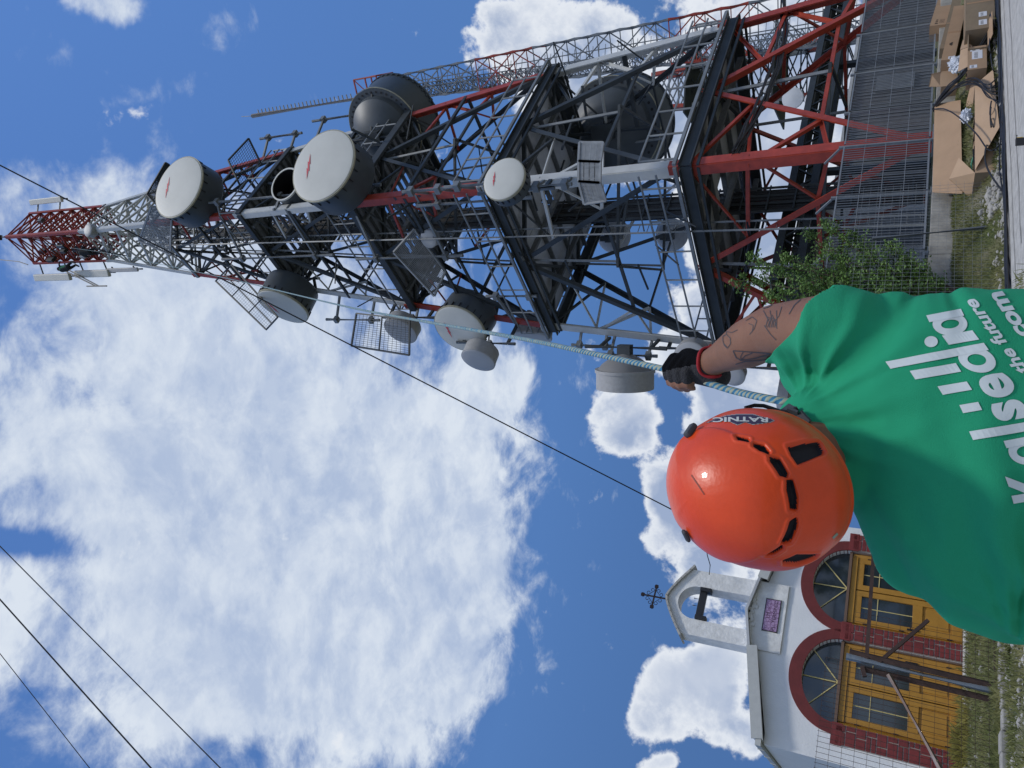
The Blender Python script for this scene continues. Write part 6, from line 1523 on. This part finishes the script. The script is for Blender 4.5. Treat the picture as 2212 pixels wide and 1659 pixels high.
quads = []
circ = [(110 + 44 * math.cos(t), 492 + 36 * math.sin(t)) for t in np.linspace(0, 2 * math.pi, 25)[:-1]]
quads += [[(110, 492), circ[i], circ[(i + 1) % 24]] for i in range(24)]
decal(quads, M['print'], 'print_dot', C4, .0013, b=sb, parent=shirt)
T2_ = [(150, 340), (230, 408), (480, 590), (640, 715), (800, 830), (1000, 960)]; T3_ = [(120, 530), (180, 580), (370, 706), (560, 850), (760, 990)]
def line(cL, cR, xh, tab): return glyph(cL, cR, xh, tab)
text_decal([('the future', line(690, 213, 62, T2_), .03), ('g', line(790, 735, 62, T2_), .03), ('a.com', line(560, 165, 82, T3_), .04)], M['print'], 'print_small', sb, shirt, conv=C4)
# the rope --------------------------------------------------------------------
def rope_mat():
    mt = mat('rope', (.10, .26, .36), .9); nt = mt.node_tree; b = nt.nodes['Principled BSDF']; t = nt.nodes.new('ShaderNodeTexCoord'); mp = nt.nodes.new('ShaderNodeMapping'); nt.links.new(t.outputs['UV'], mp.inputs[0]); mp.inputs['Scale'].default_value = (1, 1, 1)
    w1 = nt.nodes.new('ShaderNodeTexWave'); w1.bands_direction = 'DIAGONAL'; w1.inputs['Scale'].default_value = 1.6; w1.inputs['Distortion'].default_value = .6; nt.links.new(mp.outputs[0], w1.inputs[0])
    ck = nt.nodes.new('ShaderNodeTexNoise'); ck.inputs['Scale'].default_value = 2.6; nt.links.new(mp.outputs[0], ck.inputs[0])
    r = nt.nodes.new('ShaderNodeValToRGB'); r.color_ramp.interpolation = 'CONSTANT'; e = r.color_ramp.elements; e[0].color = (.035, .16, .28, 1); e[1].position = .5; e[1].color = (.34, .36, .27, 1); k = e.new(.38); k.color = (.11, .30, .40, 1)
    mx = nt.nodes.new('ShaderNodeMath'); mx.operation = 'MULTIPLY_ADD'; nt.links.new(ck.outputs[0], mx.inputs[0]); mx.inputs[1].default_value = 1.1; ad = nt.nodes.new('ShaderNodeMath'); ad.operation = 'MULTIPLY'; nt.links.new(w1.outputs[0], ad.inputs[0]); ad.inputs[1].default_value = .45; nt.links.new(ad.outputs[0], mx.inputs[2])
    sb_ = nt.nodes.new('ShaderNodeMath'); sb_.operation = 'SUBTRACT'; nt.links.new(mx.outputs[0], sb_.inputs[0]); sb_.inputs[1].default_value = .3; nt.links.new(sb_.outputs[0], r.inputs[0]); nt.links.new(r.outputs[0], b.inputs['Base Color'])
    bu = nt.nodes.new('ShaderNodeBump'); bu.inputs['Strength'].default_value = .8; bu.inputs['Distance'].default_value = .002; nt.links.new(w1.outputs[0], bu.inputs['Height']); nt.links.new(bu.outputs[0], b.inputs['Normal']); return mt
top_ = at(150, 545, 25.6)
ctl = [(HCL - rl * .05, None), (HCL, None), (RP0, None), (lim(1580, 843, 1.655), None), (HC, None), (lim(1430, 796, 1.80), None)]
pts = [c[0] for c in ctl]
a0 = lim(1430, 796, 1.80)
seg = []   # long run up to the climbers, seen at these places
for (x, y, Y) in ((1300, 768, 2.0), (1150, 736, 2.35), (1000, 709, 2.9), (870, 686, 3.7), (760, 665, 4.9), (640, 637, 6.8), (520, 608, 9.5), (400, 582, 13.5), (300, 561, 18), (220, 545, 22), (150, 535, 25.4)): seg.append(at(x, y, Y))
pts = pts + seg
def catmull(P, n=8):
    out = []
    for i in range(len(P) - 1):
        p0, p1, p2, p3 = P[max(i - 1, 0)], P[i], P[i + 1], P[min(i + 2, len(P) - 1)]
        for k in range(n):
            t = k / n; out.append(.5 * ((2 * p1) + (-p0 + p2) * t + (2 * p0 - 5 * p1 + 4 * p2 - p3) * t * t + (-p0 + 3 * p1 - 3 * p2 + p3) * t ** 3))
    out.append(P[-1]); return out
cp = catmull(pts, 10); cp = [HCL - rl * .3 + Vector((.02, .02, -.55)), HCL - rl * .12] + cp
dn = [cp[0]]; 
for a, b in zip(cp[:-1], cp[1:]):
    n = max(1, int((b - a).length / (.03 if b.y < 4 else .4)))
    for k in range(1, n + 1): dn.append(lerp(a, b, k / n))
m = MB(); m.tube(dn, .0078, 12); rope = m.build('rope', rope_mat(), smooth=True)
me = rope.data; uv = me.uv_layers.new(name='uv'); n = 12; L_ = [0]
for a, b in zip(dn[:-1], dn[1:]): L_.append(L_[-1] + (b - a).length)
for p in me.polygons:
    if len(p.vertices) != 4: continue
    js = [me.loops[l].vertex_index for l in p.loop_indices]; ks = [j % n for j in js]
    for l, j in zip(p.loop_indices, js):
        k = j % n; k = n if (k == 0 and max(ks) == n - 1) else k; uv.data[l].uv = (k / n * 1.0, L_[j // n] * 22)
tag(rope, 'blue and cream braided rope running from the man up to the tower top', 'rope')
